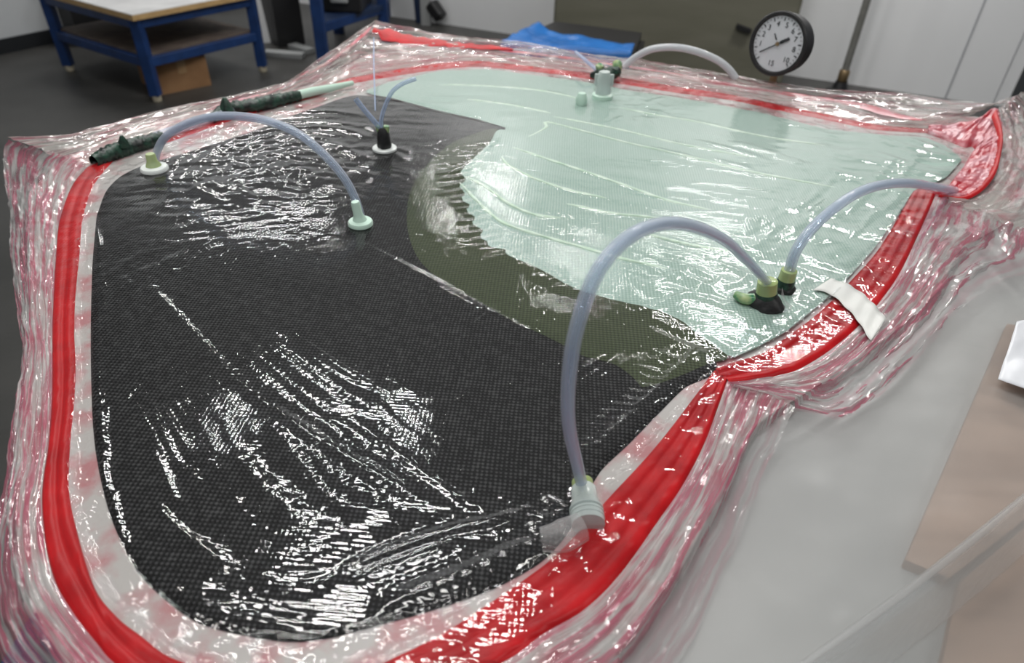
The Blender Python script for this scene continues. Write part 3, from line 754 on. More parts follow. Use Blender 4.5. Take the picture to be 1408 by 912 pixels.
# crumpled zone round the left hose arch: concentric broken arcs
for k in range(12):
    r = 26 + 12 * k; cx, cy = 430, 255
    a0, a1 = 150 + random.random() * 15, 285 + random.random() * 30
    pts = [(cx + 1.35 * r * math.cos(math.radians(a)), cy - .62 * r * math.sin(math.radians(360 - a)) * (1)) for a in np.linspace(a0, a1, 7)]
    wr(pts, .010, .0035, .0018, .02)
for k in range(9):
    x = 250 + 24 * k + 10 * random.random(); y = 250 - 7 * k + 22 * random.random()
    wr([(x, y), (x + 26, y + 12), (x + 58, y + 30)], .010, .004, .002, .018)
# round the far black connector
for (dx, dy) in ((-60, -22), (-48, 18), (-42, 40), (38, 8), (30, 22), (-75, 2), (-30, -30)):
    wr([(530 + dx, 205 + dy), (530 + dx * .7 + 6, 205 + dy * .8 + 2), (530 + dx * .35, 205 + dy * .4)], .010, .003)
# fringe of short folds across the ragged glass edge
EDGE = [(672, 200), (654, 217), (631, 240), (632, 260), (638, 275), (648, 290), (656, 305), (665, 322), (680, 345), (705, 357), (735, 372), (765, 388), (800, 405)]
Ew = resample(np.array(EDGE, float), 34)
for k, (ex, ey) in enumerate(Ew):
    L_ = 14 + 22 * random.random(); dy = 3 + 6 * random.random()
    wr([(ex - L_, ey + dy), (ex, ey + 1), (ex + L_ * .7, ey - 6)], .006, .0030)
for k in range(14):      # fan near the pleat of the front edge
    t = k / 13; x0, y0 = 985 - 5 * t, 500 + 4 * t; ang = math.radians(150 + 75 * t); L_ = 70 + 70 * random.random()
    wr([(x0 - 12, y0 - 8 + 10 * t), (x0 + L_ * .55 * math.cos(ang), y0 - L_ * .5 * math.sin(ang) * .8), (x0 + L_ * math.cos(ang), y0 - L_ * .75 * math.sin(ang))], .005, .0032, .0006, .014)
for k in range(16):      # ladder folds along the front right rim
    t = k / 15; x0 = 835 + 130 * t; y0 = 640 - 130 * t
    wr([(x0 - 70 - 15 * random.random(), y0 + 6 - 30 * t), (x0 - 30, y0 - 6), (x0, y0 - 26)], .0045, .003, .0008, .012)
for k in range(8):       # diagonal folds right of the middle of the carbon
    x0, y0 = 620 + 26 * k, 560 - 3 * k
    wr([(x0, y0), (x0 + 40, y0 - 22), (x0 + 85, y0 - 52)], .004, .0018, .0005, .012)
wr([(648, 458), (668, 440), (685, 432)], .004, .003)
wr([(480, 330), (540, 362), (620, 404), (700, 448), (770, 478)], .005, .0022, .0006, .014)
# glass side: long sheen folds
for k in range(20):
    x0 = 880 + 330 * random.random(); y0 = 165 + 150 * random.random(); L_ = 60 + 90 * random.random()
    wr([(x0, y0), (x0 + L_ * .5, y0 + L_ * .12), (x0 + L_, y0 + L_ * .27)], .007, .0028, .0006, .03)
for k in range(22):
    x0 = 870 + 260 * random.random(); y0 = 350 + 90 * random.random(); L_ = 40 + 60 * random.random(); sg = random.choice((.35, .5, -.4))
    wr([(x0, y0), (x0 + L_ * .5, y0 + L_ * sg * .5), (x0 + L_, y0 + L_ * sg)], .006, .003)
for k in range(16):
    x0 = 1040 + 170 * random.random(); y0 = 300 + 60 * random.random() - (x0 - 1040) * .2; L_ = 30 + 40 * random.random()
    wr([(x0, y0), (x0 + L_ * .5, y0 - L_ * .4), (x0 + L_, y0 - L_ * .95)], .006, .0035)
for k in range(14):
    x0 = 1180 + 100 * random.random(); y0 = 190 + 55 * random.random(); L_ = 30 + 30 * random.random()
    wr([(x0, y0), (x0 + L_ * .5, y0 + L_ * .2), (x0 + L_, y0 + L_ * .35)], .010, .004)
# film puckered round every connector
for (cx, cy, rr, nn) in ((870, 155, 34, 9), (1065, 415, 42, 12), (800, 720, 50, 10)):
    for k in range(nn):
        a = 2 * math.pi * k / nn + random.random() * .3
        wr([(cx + rr * .5 * math.cos(a), cy + rr * .3 * math.sin(a)), (cx + rr * math.cos(a), cy + rr * .62 * math.sin(a)), (cx + rr * 1.6 * math.cos(a + .1), cy + rr * math.sin(a + .1))], .006, .003)
# cross wrinkles over the tape in front of the pleat
for k in range(26):
    t = k / 25
    j = t * (len(tape2_out) - 1.001); i0 = int(j); f = j - i0
    o = [tape2_out[i0][q] * (1 - f) + tape2_out[i0 + 1][q] * f for q in (0, 1)]; i_ = [tape2_in[i0][q] * (1 - f) + tape2_in[i0 + 1][q] * f for q in (0, 1)]
    wr([(i_[0] - 4, i_[1] - 3), (i_[0] * .65 + o[0] * .35, i_[1] * .65 + o[1] * .35 + 3)], .003, .0018)

def film_z(x, y, rim):
    dc, _, ic, _ = poly_dist(x, y, carbon_w); dg, _, ig, _ = poly_dist(x, y, glass_w)
    dt, _, it, _ = poly_dist(x, y, tapeband)
    lam = np.maximum(np.where(ic, sstep(-.006, .004, dc), sstep(.010, 0, dc) * .5), np.where(ig, sstep(-.006, .004, dg), sstep(.01, 0, dg) * .5))
    tp_ = np.where(it, 1.0, sstep(.012, 0, dt))
    z = S + .0012 + np.maximum(lam * (LAM + .0028), tp_ * .0062)
    inner = np.where(ic | ig, 1.0, 0.0)
    # gentle waviness everywhere, crisp crumple on the flange strip
    z = z + .0005 * fbm(x * 11.6 - y * 7.8, x * 7.8 + y * 11.6, 21, 3) * inner
    fl = (1 - inner) * (1 - np.where(it, .75, 0))
    z = z + fl * (.0055 * ridged(x * 48, y * 48, 31) * vnoise(x * 22, y * 22, 8) + .002 * ridged(x * 110, y * 110, 32) + .001)
    # crumple patches on the laminate
    # px, py, radius, amplitude, scale, grain direction (deg, world), stretch
    for (px, py, rad, amp, sc, an, st) in ((330, 235, .20, .0030, 42, 10, 2.2), (420, 250, .14, .0032, 48, -15, 2.5), (210, 370, .07, .0018, 60, 60, 2), (440, 610, .11, .0011, 50, -45, 3), (450, 690, .06, .0014, 65, 20, 2.6),
                                   (1000, 250, .32, .0016, 26, -12, 4), (980, 400, .15, .0022, 42, -30, 3), (1240, 225, .2, .0035, 26, -10, 3), (1120, 330, .12, .0026, 34, 50, 3), (870, 150, .10, .0028, 32, 0, 1.5),
                                   (780, 740, .05, .004, 60, 30, 2), (640, 690, .07, .0010, 70, -30, 3), (900, 545, .07, .0024, 70, 35, 3.5), (560, 150, .25, .0012, 28, 0, 3), (300, 185, .16, .0036, 30, 15, 2.5),
                                   (145, 560, .05, .0012, 60, 85, 4), (300, 820, .05, .0014, 70, -20, 2)):
        c = P(px, py, S); d2 = ((x - c[0]) ** 2 + (y - c[1]) ** 2) / rad ** 2
        m = d2 < 5; ca, sa = math.cos(math.radians(an)), math.sin(math.radians(an))
        xu = (x[m] * ca + y[m] * sa) * sc / st; yu = (-x[m] * sa + y[m] * ca) * sc
        xu, yu = xu + .5 * fbm(xu * .8, yu * .8, 77, 2), yu + .5 * fbm(xu * .8 + 9, yu * .8, 78, 2)
        z[m] += np.exp(-d2[m]) * amp * (ridged(xu + 3, yu, 41) + .5 * ridged(xu * 2.1, yu * 2.1, 43) - .75)
    for q in RIBW:
        z = _ridge(x, y, z, q, .005, .0016, 0, .01)
    for (pts, w, h, la, lp) in WR:
        q = resample(np.array(pl(pts))[:, :2], 26); z = _ridge(x, y, z, q, w, h, la, lp)
    return z
def _ridge(x, y, z, q, w, h, la, lp):
    lo = q.min(0) - 3.2 * w; hi = q.max(0) + 3.2 * w
    m = (x > lo[0]) & (x < hi[0]) & (y > lo[1]) & (y < hi[1])
    if not m.any(): return z
    d, arc, _, L = poly_dist(x[m], y[m], q, False)
    e = sstep(0, .25, arc / L) * sstep(1, .75, arc / L)
    g = np.exp(-(d / w) ** 2)
    b = .6 * h * g * e
    if la: b = b + .13 * la * np.exp(-(d / (1.5 * w)) ** 2) * e * np.sin(2 * math.pi * arc / lp + 3 * vnoise(arc * 90, d * 0, 3))
    z[m] = z[m] + b
    return z
V, Fq = grid_patch(sheet_w, film_z, .0030)
sheet = mesh_np('film_sheet', V, Fq, FILM_IN, bag)

# ---- loose margins of the bag outside the tape
def margin(name, inn, outp, nu, nv, m, amp=.004, seed=0, label=None, lift=.0045, fu=60, fv=9, sag=0.0, edge_rough=.004):
    """ruled strip from the tape (photo px on the mould) to the free edge (photo px, height above the mould)"""
    A = resample([P(x, y, S + lift) for x, y in inn], nu); B = resample([P(x, y, S + dz) for x, y, dz in outp], nu)
    L = np.r_[0, np.cumsum(np.linalg.norm(np.diff(A, axis=0), axis=1))]; Wd = np.linalg.norm(B - A, axis=1).mean()
    U, Vv = np.meshgrid(np.arange(nu), np.linspace(0, 1, nv), indexing='ij')
    Pt = A[:, None, :] * (1 - Vv[..., None]) + B[:, None, :] * Vv[..., None]
    er = edge_rough * fbm(L[:, None] * 40 + 0 * Vv, Vv * 0 + seed, seed, 3) * Vv
    dirv = (B - A) / (np.linalg.norm(B - A, axis=1)[:, None] + 1e-9)
    Pt = Pt + dirv[:, None, :] * er[..., None]
    u = L[:, None] + 0 * Vv
    env = sstep(0, .12, Vv)
    w8 = Vv + .10 * fbm(u * 7, Vv * 2, seed, 2)
    z = amp * env * (1.5 * (ridged(u * fu * .08, w8 * fv, seed + 1) - .4) + .7 * (ridged(u * fu * .22, w8 * fv * 1.9, seed + 4) - .4) + .35 * fbm(u * fu * .7, Vv * fv * 2, seed + 2, 3))
    zl = np.maximum(z, -amp * .3); Pt[..., 2] += zl
    dm, _, im, _ = poly_dist(Pt[..., 0], Pt[..., 1], MOULD_W)
    Pt[..., 2] = np.where(im | (dm < .006), np.maximum(Pt[..., 2], S + .0015 + np.maximum(z + amp * .4, 0) * .8), Pt[..., 2])
    Fc = [(i * nv + j, i * nv + j + 1, (i + 1) * nv + j + 1, (i + 1) * nv + j) for i in range(nu - 1) for j in range(nv - 1)]
    uv = np.stack([u / max(L[-1], 1e-6) * L[-1] * 3, Vv * max(.6, Wd * 6)], -1).reshape(-1, 2)
    o = mesh_np(name, Pt.reshape(-1, 3), Fc, m, bag, uv=uv)
    if label: o['label'] = label
    return A, B
left_in = tape_out[:17]
left_out = [(12, 193, .03), (5, 212, 0), (12, 290, -.02), (16, 350, -.02), (22, 410, -.02), (28, 460, -.02), (33, 488, -.02), (26, 530, -.02), (14, 600, -.02), (4, 680, -.02), (-12, 760, -.03), (-18, 830, -.03), (0, 900, -.03), (30, 940, -.03), (60, 980, -.03), (150, 1060, -.03), (300, 1110, -.03)]
margin('film_margin', left_in, left_out, 420, 34, FILM_SKIRT, .007, 1, fu=90)
front_in = tape_out[17:]
front_out = [(420, 1120, -.03), (560, 1100, -.03), (800, 1060, -.03), (885, 985, -.03), (940, 905, -.03), (975, 830, -.03), (1005, 765, -.03), (1035, 690, -.03), (1068, 612, -.02), (1092, 560, .0)]
margin('film_margin', front_in, front_out, 260, 34, FILM_SKIRT, .006, 5, fu=70)
r_in = tape2_out
r_out = [(1008, 540, .0), (1050, 556, -.01), (1105, 570, -.01), (1160, 579, -.01), (1205, 548, -.01), (1255, 500, -.01), (1310, 440, -.01), (1370, 388, -.01), (1420, 372, -.01), (1440, 330, 0)]
margin('film_margin', r_in, r_out, 240, 34, FILM_SKIRT, .008, 9, fu=60)
c_in = [(1287, 270), (1305, 273), (1326, 276), (1350, 264), (1367, 244), (1375, 220), (1379, 186), (1371, 151)]
c_out = [(1440, 335, 0), (1460, 310, 0), (1470, 280, 0), (1475, 250, 0), (1470, 210, 0), (1460, 170, .01), (1440, 140, .03), (1412, 126, .05)]
margin('film_margin', c_in, c_out, 140, 30, FILM_SKIRT2, .010, 13, fu=60)
d_in = far_out[:14]
d_out = [(1400, 131, .045), (1378, 143, .04), (1310, 140, .02), (1250, 131, .02), (1150, 125, .02), (1080, 119, .02), (1010, 105, .02), (940, 93, .02), (840, 78, .02), (760, 66, .02), (700, 58, .02), (640, 52, .02), (560, 40, .045), (516, 28, .07)]
DA, DB = margin('film_margin', d_in, d_out, 360, 26, FILM_SKIRT2, .006, 17, fu=60)
e_in = far_out[13:]
e_out = [(516, 28, .07), (480, 55, .05), (440, 82, .03), (400, 112, .02), (330, 128, .02), (200, 160, .02), (100, 187, .02), (12, 193, .03)]
EA, EB = margin('film_margin', e_in, e_out, 260, 26, FILM_SKIRT2, .007, 23, fu=60)

# red second run of tape seen through the far margins
def margin_strip(name, A, B, vs, u0, u1, wv, m, n=140, up=.0015):
    V = []; idx = np.linspace(u0, u1, n) * (len(A) - 1); vv = np.interp(np.linspace(0, 1, n), np.linspace(0, 1, len(vs)), vs)
    for i in range(n):
        k = min(int(idx[i]), len(A) - 2); f = idx[i] - k; a = A[k] * (1 - f) + A[k + 1] * f; b = B[k] * (1 - f) + B[k + 1] * f
        e = min(1, min(i, n - 1 - i) / 12); w = wv * (.35 + .65 * e) * (.7 + .6 * vnoise(np.array([i * .15]), np.array([u0 * 50]), 6)[0])
        for k2 in range(5):
            t = vv[i] + w * (k2 / 4 - .5); p = a * (1 - t) + b * t
            V.append((p[0], p[1], p[2] + up + .002 * math.sin(math.pi * k2 / 4)))
    Fc = [(i * 5 + k, i * 5 + k + 1, (i + 1) * 5 + k + 1, (i + 1) * 5 + k) for i in range(n - 1) for k in range(4)]
    return mesh_np(name, V, Fc, m, tape)
margin_strip('tape_run', DA, DB, [.60, .62, .68, .72, .80], .74, .995, .20, M['red'], up=.005)
margin_strip('tape_run', DA, DB, [.25, .42, .5, .52, .58], .06, .50, .14, M['pinkred'])
margin_strip('tape_run', DA, DB, [.55, .6, .55], .48, .76, .12, M['pinkred'])
margin_strip('tape_run', EA, EB, [.85, .72, .55], .0, .26, .14, M['pinkred'])
margin_strip('tape_run', EA, EB, [.7, .62, .55], .28, .62, .16, M['pinkred'])

# ---- loose film draped over the right end of the table, with what lies below it
drape = thing('loose_film', 'milky loose film spread over the right end of the table', 'film', P(1200, 750, S - .03))
nu, nv = 110, 110
corner = [(1000, 480, -.026), (1560, 120, -.01), (1900, 1050, -.026), (760, 1200, -.026)]
q = [P(x, y, S + dz) for x, y, dz in corner]
U, Vv = np.meshgrid(np.linspace(0, 1, nu), np.linspace(0, 1, nv), indexing='ij')
G = (q[0] * ((1 - U) * (1 - Vv))[..., None] + q[1] * (U * (1 - Vv))[..., None] + q[2] * (U * Vv)[..., None] + q[3] * ((1 - U) * Vv)[..., None])
gx, gy = G[..., 0].copy(), G[..., 1].copy(); zz = G[..., 2].copy()
zz += .006 * fbm(gx * 7, gy * 7, 3, 3) + .004 * ridged(gx * 9 + gy * 6, gy * 3 - gx * 2, 12)
for pts, w, h in (([(1100, 640), (1200, 760), (1270, 800)], .02, .003), ([(1060, 620), (1180, 545), (1260, 470), (1330, 400)], .006, .004), ([(1150, 840), (1200, 870)], .01, .006),
                  ([(1130, 600), (1240, 520), (1300, 430)], .004, .004), ([(1330, 300), (1380, 350), (1408, 380)], .008, .003), ([(1310, 330), (1360, 360), (1420, 420)], .008, .003)):
    zz = _ridge(gx.ravel(), gy.ravel(), zz.ravel(), resample(np.array(pl(pts))[:, :2], 30), w, h, 0, .01).reshape(nu, nv)
zz += .016
G[..., 2] = zz
Fc = [(i * nv + j, i * nv + j + 1, (i + 1) * nv + j + 1, (i + 1) * nv + j) for i in range(nu - 1) for j in range(nv - 1)]
# cut away what would lie on the mould
md, _, mi, _ = poly_dist(gx.ravel(), gy.ravel(), np.array(pl(mould_px))[:, :2])
keepv = ~(mi & (md > .012))
Fc = np.array(Fc); Fc = Fc[keepv[Fc].all(1)]
mesh_np('film_sheet', G.reshape(-1, 3), Fc, FILM_DRAPE, drape)
# fold of the film standing up near the camera
fp = [P(1460, 645, S + .11), P(1408, 686, S + .11), P(1300, 772, S + .10), P(1200, 846, S + .09), P(1100, 918, S + .07), P(1000, 990, S + .05)]
fq = resample(fp, 60); V = []
side = np.cross(np.gradient(fq, axis=0), (0, 0, 1.0)); side /= np.linalg.norm(side, axis=1)[:, None]
prof = [(-.030, -.13), (-.020, -.07), (-.012, -.02), (-.006, -.003), (0, 0), (.006, -.003), (.012, -.02), (.020, -.07), (.030, -.13)]
for i in range(60):
    for a, b in prof: 
        p = fq[i] + side[i] * a * .6
        V.append((p[0], p[1], max(p[2] + b * 1.0, S - .012)))
kp = len(prof)
Fc = [(i * kp + k, i * kp + k + 1, (i + 1) * kp + k + 1, (i + 1) * kp + k) for i in range(59) for k in range(kp - 1)]
fo = mesh_np('film_fold', V, Fc, FILM_FOLD, drape); fo['label'] = 'raised blurred fold of the film nearest the front right corner'

def board(label, pxs, z, th, m):
    return tag(poly_prism('plywood_board', [P(x, y, z) for x, y in pxs], z - th, z, m), label, 'board')
BZ = S - .022
board('brown plywood board under loose film at the right table end', [(1385, 445), (1245, 770), (1305, 795), (1440, 690), (1560, 480)], BZ, .0139, M['ply'])
board('brown plywood board under the film fold in the near right corner', [(1440, 700), (1320, 800), (1285, 960), (1330, 1060), (1700, 1050), (1650, 720)], BZ, .0139, M['ply'])
sp = [P(1358, 545, BZ), P(1383, 468, BZ), P(1470, 450, BZ), P(1500, 600, BZ)]
V = []; Fc = []
n = 24
for i in range(n):
    for j in range(n):
        u, v = i / (n - 1), j / (n - 1)
        p = sp[0] * (1 - u) * (1 - v) + sp[1] * (1 - u) * v + sp[2] * u * v + sp[3] * u * (1 - v)
        V.append((p[0], p[1], BZ + .034 + .006 * fbm(np.array([u * 5]), np.array([v * 4]), 9)[0]))
Fc = [(i * n + j, i * n + j + 1, (i + 1) * n + j + 1, (i + 1) * n + j) for i in range(n - 1) for j in range(n - 1)]
ps = mesh_np('plastic_offcut', V, Fc, M['paper']); ps.modifiers.new('thick', 'SOLIDIFY').thickness = .001
tag(ps, 'white plastic offcut lying on the loose film above the brown board', 'offcut')

# ---- white paper tape across the red tape
tw = [((1118, 398), (1143, 382)), ((1140, 402), (1160, 387)), ((1160, 418), (1182, 399)), ((1180, 440), (1203, 418)), ((1198, 468), (1219, 437))]
A = resample([P(*a, S + .012) for a, b in tw], 30); B = resample([P(*b, S + .012) for a, b in tw], 30); V = []
for i in range(30):
    for k in range(6):
        t = k / 5; p = A[i] * (1 - t) + B[i] * t
        V.append((p[0], p[1], p[2] - .002 + .001 * math.sin(i * .9 + k * .4)))
Fc = [(i * 6 + k, i * 6 + k + 1, (i + 1) * 6 + k + 1, (i + 1) * 6 + k) for i in range(29) for k in range(5)]
wt = mesh_np('paper_tape', V, Fc, M['whitetape']); wt.modifiers.new('thick', 'SOLIDIFY').thickness = .0006
tag(wt, 'short white paper tape strip stuck across the red tape at the right', 'tape')

# ================================================================== CONNECTORS AND HOSES
ZF = S + LAM + .004
def hose(name, label, ends, mids, pxr, m, n=70, z0=ZF, lifts=(0, 0), b3=None, a3=None):
    """arch standing in the vertical plane through its two ends; pxr = half width seen near the middle"""
    a = P(*ends[0], z0) + np.array((0, 0, lifts[0])); b = P(*ends[1], z0) + np.array((0, 0, lifts[1]))
    if b3 is not None: b = b3
    if a3 is not None: a = a3
    pts = [a] + [PV(x, y, a, b) for x, y in mids] + [b]
    dm = np.mean([depth(p) for p in pts]); r = pxr * dm / F
    o = tube(name, pts, r, m, None, 16, n); tag(o, label, 'hose'); tube('bore', pts, r * .55, m, o, 12, n)
    return o, np.array(pts), r
C1, C2 = P(1052, 418, ZF), P(1077, 398, ZF); E1, E2 = PH(1050, 386, C1) + np.array((-.006, 0, 0)), PH(1081, 372, C2)
Ha, pa, ra = hose('clear_hose', 'clear hose arching from the front rim fitting to the black connector', ((801, 672), (1051, 392)),
                  [(794, 640), (783, 590), (781, 540), (787, 480), (799, 430), (820, 376), (850, 338), (885, 315), (925, 307), (965, 315), (1000, 333), (1028, 359)], 9.0, M['hose'], b3=E1)
Hb, pb_, rb = hose('clear_hose', 'clear hose arching from the black connector towards the right pleat', ((1078, 378), (1312, 262)),
                   [(1094, 346), (1115, 316), (1145, 288), (1180, 265), (1215, 254), (1250, 252), (1285, 257)], 6.8, M['hose'], a3=E2)
Hc, pc, rc = hose('clear_hose', 'clear hose arching over the black fabric between two pale fittings', ((213, 226), (496, 296)),
                  [(216, 208), (228, 188), (255, 171), (290, 161), (330, 160), (370, 167), (410, 184), (445, 212), (472, 243), (487, 270)], 5.6, M['hose'])
# far hose over the far rim
fa = P(858, 92, S + .02); fb = P(1012, 108, S + .02)
pts = [fa] + [PV(x, y, fa, fb) for x, y in ((872, 80), (895, 68), (925, 65), (955, 70), (985, 82), (1002, 95))] + [fb]
o = tube('milky_hose', pts, 4.6 * depth(fa) / F, M['hosewhite'], None, 14, 50); tag(o, 'milky white hose arching over the far rim beside the khaki cabinet', 'hose')
pts = [P(792, 72, S + .04), P(804, 82, S + .045), P(820, 96, S + .03)]
o = tube('thin_hose', pts, 2.6 * 1.9 / F, M['thinhose'], None, 10, 20); tag(o, 'short thin hose end left of the green wrapped joint on the far rim', 'hose')

# round pale fitting: flange > cone > neck
def round_fitting(label, px, py, wpx, m1, m2, neck=1.0, cat='fitting', axis=(0, 0, 1), z=ZF):
    c = P(px, py, z); r = wpx / 2 * depth(c) / F
    t = thing('hose_fitting', label, cat, c)
    lathe('flange', [(r * .8, -.002), (r, .001), (r, .005), (r * .92, .008), (r * .5, .010)], c, m1, t)
    ax = np.array(axis, float); ax /= np.linalg.norm(ax)
    lathe('neck', [(r * .62, .006), (r * .5, .014), (r * .38, .020), (r * .36, .020 + r * .9 * neck), (r * .30, .022 + r * .95 * neck)], c, m2, t, ax)
    return t, c, r
round_fitting('pale green round fitting at the left foot of the hose arch', 213, 234, 36, M['washer'], M['yellowsleeve'], .5)
round_fitting('pale green round fitting at the right foot of the hose arch', 496, 309, 34, M['fitting'], M['fitting'], 1.1, axis=(-.12, 0, 1))

# black connector with white washer and two thin tubes
c = P(529, 206, ZF); r = 16.5 * depth(c) / F
t = thing('black_connector', 'black putty connector on a white washer in the black fabric', 'connector', c)
lathe('washer', [(r * .5, -.001), (r, .001), (r, .005), (r * .9, .007), (r * .4, .006)], c, M['washer'], t)
lathe('putty', [(r * .52, .003), (r * .6, .012), (r * .55, .03), (r * .42, .046), (r * .3, .05)], c, M['putty'], t, seg=24, noise=.35, seed=3)
top = c + np.array((0, 0, .045))
for k, (mids, lab, mm) in enumerate((([(513, 165), (500, 150), (489, 136)], 'thin clear tube leaning left from the washer connector', 'thinhose'),
                                 ([(524, 168), (528, 150), (538, 128), (552, 116), (572, 108)], 'thin clear tube leaning right from the washer connector', 'thinhose'))):
    pts = [top + np.array((0, 0, -.005))] + [PV(x, y, top, top + np.array((1, .25 - .5 * (k == 0) * 0, 0))) for x, y in mids]
    o = tube('thin_hose', pts, 3.6 * depth(top) / F * (1 - .2 * k), M[mm], None, 12, 40); tag(o, lab, 'hose')
    lathe('collar', [(.006, 0), (.007, .004), (.006, .014)], top + np.array((.006 * (2 * k - 1), 0, -.006)), M['greensleeve'], t, (-.3 + .4 * k, 0, 1), 14)

# twin black connectors on the glass side
def putty_conn(label, px, py, wpx, hpx, axis, hose_pts, seed, sl=(.0, .0)):
    c = P(px, py, ZF); r = wpx / 2 * depth(c) / F
    t = thing('black_connector', label, 'connector', c); h = hpx * depth(c) / F * 1.1
    lathe('putty', [(r * 1.05, -.002), (r * 1.1, .004), (r * 1.0, h * .45), (r * .82, h * .75), (r * .6, h)], c, M['putty'], t, seg=30, noise=.28, seed=seed)
    ax = np.array(axis, float) - c; Lx = np.linalg.norm(ax); rt = r * sl[0]
    lathe('dark_sleeve', [(rt * 1.3, Lx * .1), (rt * 1.22, Lx * .52), (rt * 1.12, Lx * .58)], c, M['greenputty'], t, ax, 20)
    lathe('tube_end', [(rt * 1.16, Lx * .4), (rt * 1.08, Lx * 1.05), (rt * .95, Lx * 1.08)], c, M['yellowsleeve'], t, ax, 20)
    return t, c, r
t1, c1, r1_ = putty_conn('large black putty connector at the end of the long hose', 1052, 418, 45, 15, E1, None, 4, (.54, 0))
putty_conn('small black putty connector behind the larger one', 1077, 398, 28, 11, E2, None, 8, (.7, 0))
# side stub with green resin and a clear scrap of film
tube('side_stub', [c1 + np.array((-r1_ * .8, 0, .008)), c1 + np.array((-r1_ * 1.35, .0, .008)), c1 + np.array((-r1_ * 1.75, .012, .007))], [.009, .0085, .006], M['greensleeve'], t1, 14, 14)
V = [c1 + np.array((r1_ * a, r1_ * b, h)) for a, b, h in ((.6, -.5, .022), (1.0, -.3, .014), (1.3, -.75, .004), (.9, -.95, .003), (1.5, -.35, .004), (.75, .1, .03))]
mesh_np('film_scrap', V, [(0, 1, 2), (0, 2, 3), (1, 4, 2), (0, 5, 1)], FILM_FOLD, t1, smooth=False)

# tall cloudy fitting on the front rim with its spiral wrap
c = P(809, 722, ZF + .003); ax = pa[1] - pa[0] * 1.0; ax = (pa[0] + (pa[1] - pa[0]) * .5) - c
t = thing('hose_fitting', 'cloudy white tall fitting at the front rim holding the long hose', 'fitting', c)
Lh = np.linalg.norm(P(801, 672, ZF) - c) ; axn = np.array((-.10, .25, 1.0))
pts0 = c; pts1 = pa[0] + np.array((0, 0, .004))
dd = (pts1 - pts0); LL = np.linalg.norm(dd)
lathe('barrel', [(.0175, .0), (.0175, LL * .30), (.0155, LL * .33), (.0155, LL * .55), (.014, LL * .58), (.014, LL * .9), (.0125, LL * .95)], pts0, M['fitwhite'], t, dd, 28)
for k in range(3):
    lathe('ring', [(.0160, 0), (.0182, .0015), (.0182, .0035), (.0160, .005)], pts0 + dd * (.10 + .11 * k), M['fitwhite'], t, dd, 28)
lathe('tube_end', [(.0095, -.004), (.0118, 0), (.0118, .010), (.0098, .011)], pts1 - dd / LL * .004, M['yellowsleeve'], t, dd, 20)
sp_ = [(745, 735), (760, 752), (800, 742), (812, 715), (790, 700), (760, 712)]
tube('spiral_wrap', [P(744, 742, ZF + .003), P(770, 738, ZF + .006), P(800, 725, ZF + .008)], [.012, .017, .015], FILM_FOLD, t, 16, 30)

# far connector block, and a small pale green stopper beside it
c = P(828, 134, ZF); k = depth(c) / F
t = thing('hose_fitting', 'pale cloudy fitting standing below the green joint at the far rim', 'fitting', c)
lathe('base_flange', [(14 * k, -.001), (14 * k, .008), (11 * k, .012)], c, M['fitting'], t)
lathe('barrel', [(10.5 * k, .008), (11 * k, .02), (9 * k, .035), (10 * k, .05), (7 * k, .066)], c, M['fitwhite'], t, seg=16, noise=.25, seed=5)
for sx in (-1, 1): obj('wing', box_bm(c[0] + sx * 10 * k - 3 * k, c[0] + sx * 10 * k + 3 * k, c[1] - .004, c[1] + .004, c[2] + .03, c[2] + .06, .002), M['fitwhite'], t)
c = P(799, 143, ZF); t = thing('resin_stopper', 'small pale green stopper left of the far cloudy fitting', 'stopper', c)
lathe('plug', [(7 * k, -.001), (8 * k, .008), (7 * k, .02), (5 * k, .028)], c, M['fitting'], t, seg=20, noise=.15, seed=2)
# green wrapped joint on the far rim
c = P(838, 104, S + .004); t = thing('wrapped_joint', 'dark green and black wrapped hose joint on the far rim', 'joint', c)
tube('wrap', [P(812, 104, S + .012), P(826, 102, S + .02), P(840, 101, S + .024), P(850, 98, S + .026)], [.006, .016, .019, .012], M['greenputty'], t, 12, 26, wobble=.35)
lathe('lump', [(.012, -.004), (.016, .006), (.013, .02), (.006, .026)], P(848, 96, S + .025), M['greensleeve'], t, seg=14, noise=.3, seed=6)
lathe('lump', [(.006, -.004), (.012, .004), (.012, .012), (.004, .018)], P(824, 96, S + .03), M['greensleeve'], t, seg=14, noise=.3, seed=7)

# wrapped supply hose along the far left rim
sup = thing('supply_hose', 'hose wrapped in dark green tape lying along the far left rim', 'hose', P(250, 180, S))
zz_ = S + .014
tube('hose_body', [P(x, y, zz_) for x, y in ((196, 196), (215, 188), (250, 176), (285, 164), (320, 153))], .0105, M['hose'], sup, 14, 40)
tube('tape_wrap', [P(x, y, zz_ - .002) for x, y in ((128, 222), (150, 212), (175, 203), (200, 196), (222, 188))], [.012, .017, .016, .015, .012], M['greenputty'], sup, 12, 40, wobble=.4)
tube('tape_wrap', [P(x, y, zz_) for x, y in ((290, 163), (312, 152), (335, 147), (360, 143), (385, 137), (412, 131))], [.010, .015, .016, .016, .014, .012], M['greenputty'], sup, 12, 50, wobble=.4)
tube('pale_end', [P(x, y, zz_) for x, y in ((405, 132), (430, 126), (455, 121), (485, 114))], [.011, .011, .009, .006], M['fitting'], sup, 12, 30)
lathe('tape_peak', [(.016, 0), (.012, .015), (.004, .03)], P(312, 152, zz_ + .006), M['greenputty'], sup, seg=9, noise=.3, seed=3)
lathe('tape_peak', [(.010, 0), (.009, .012), (.003, .024)], P(172, 202, zz_ + .006), M['greenputty'], sup, seg=9, noise=.3, seed=9)

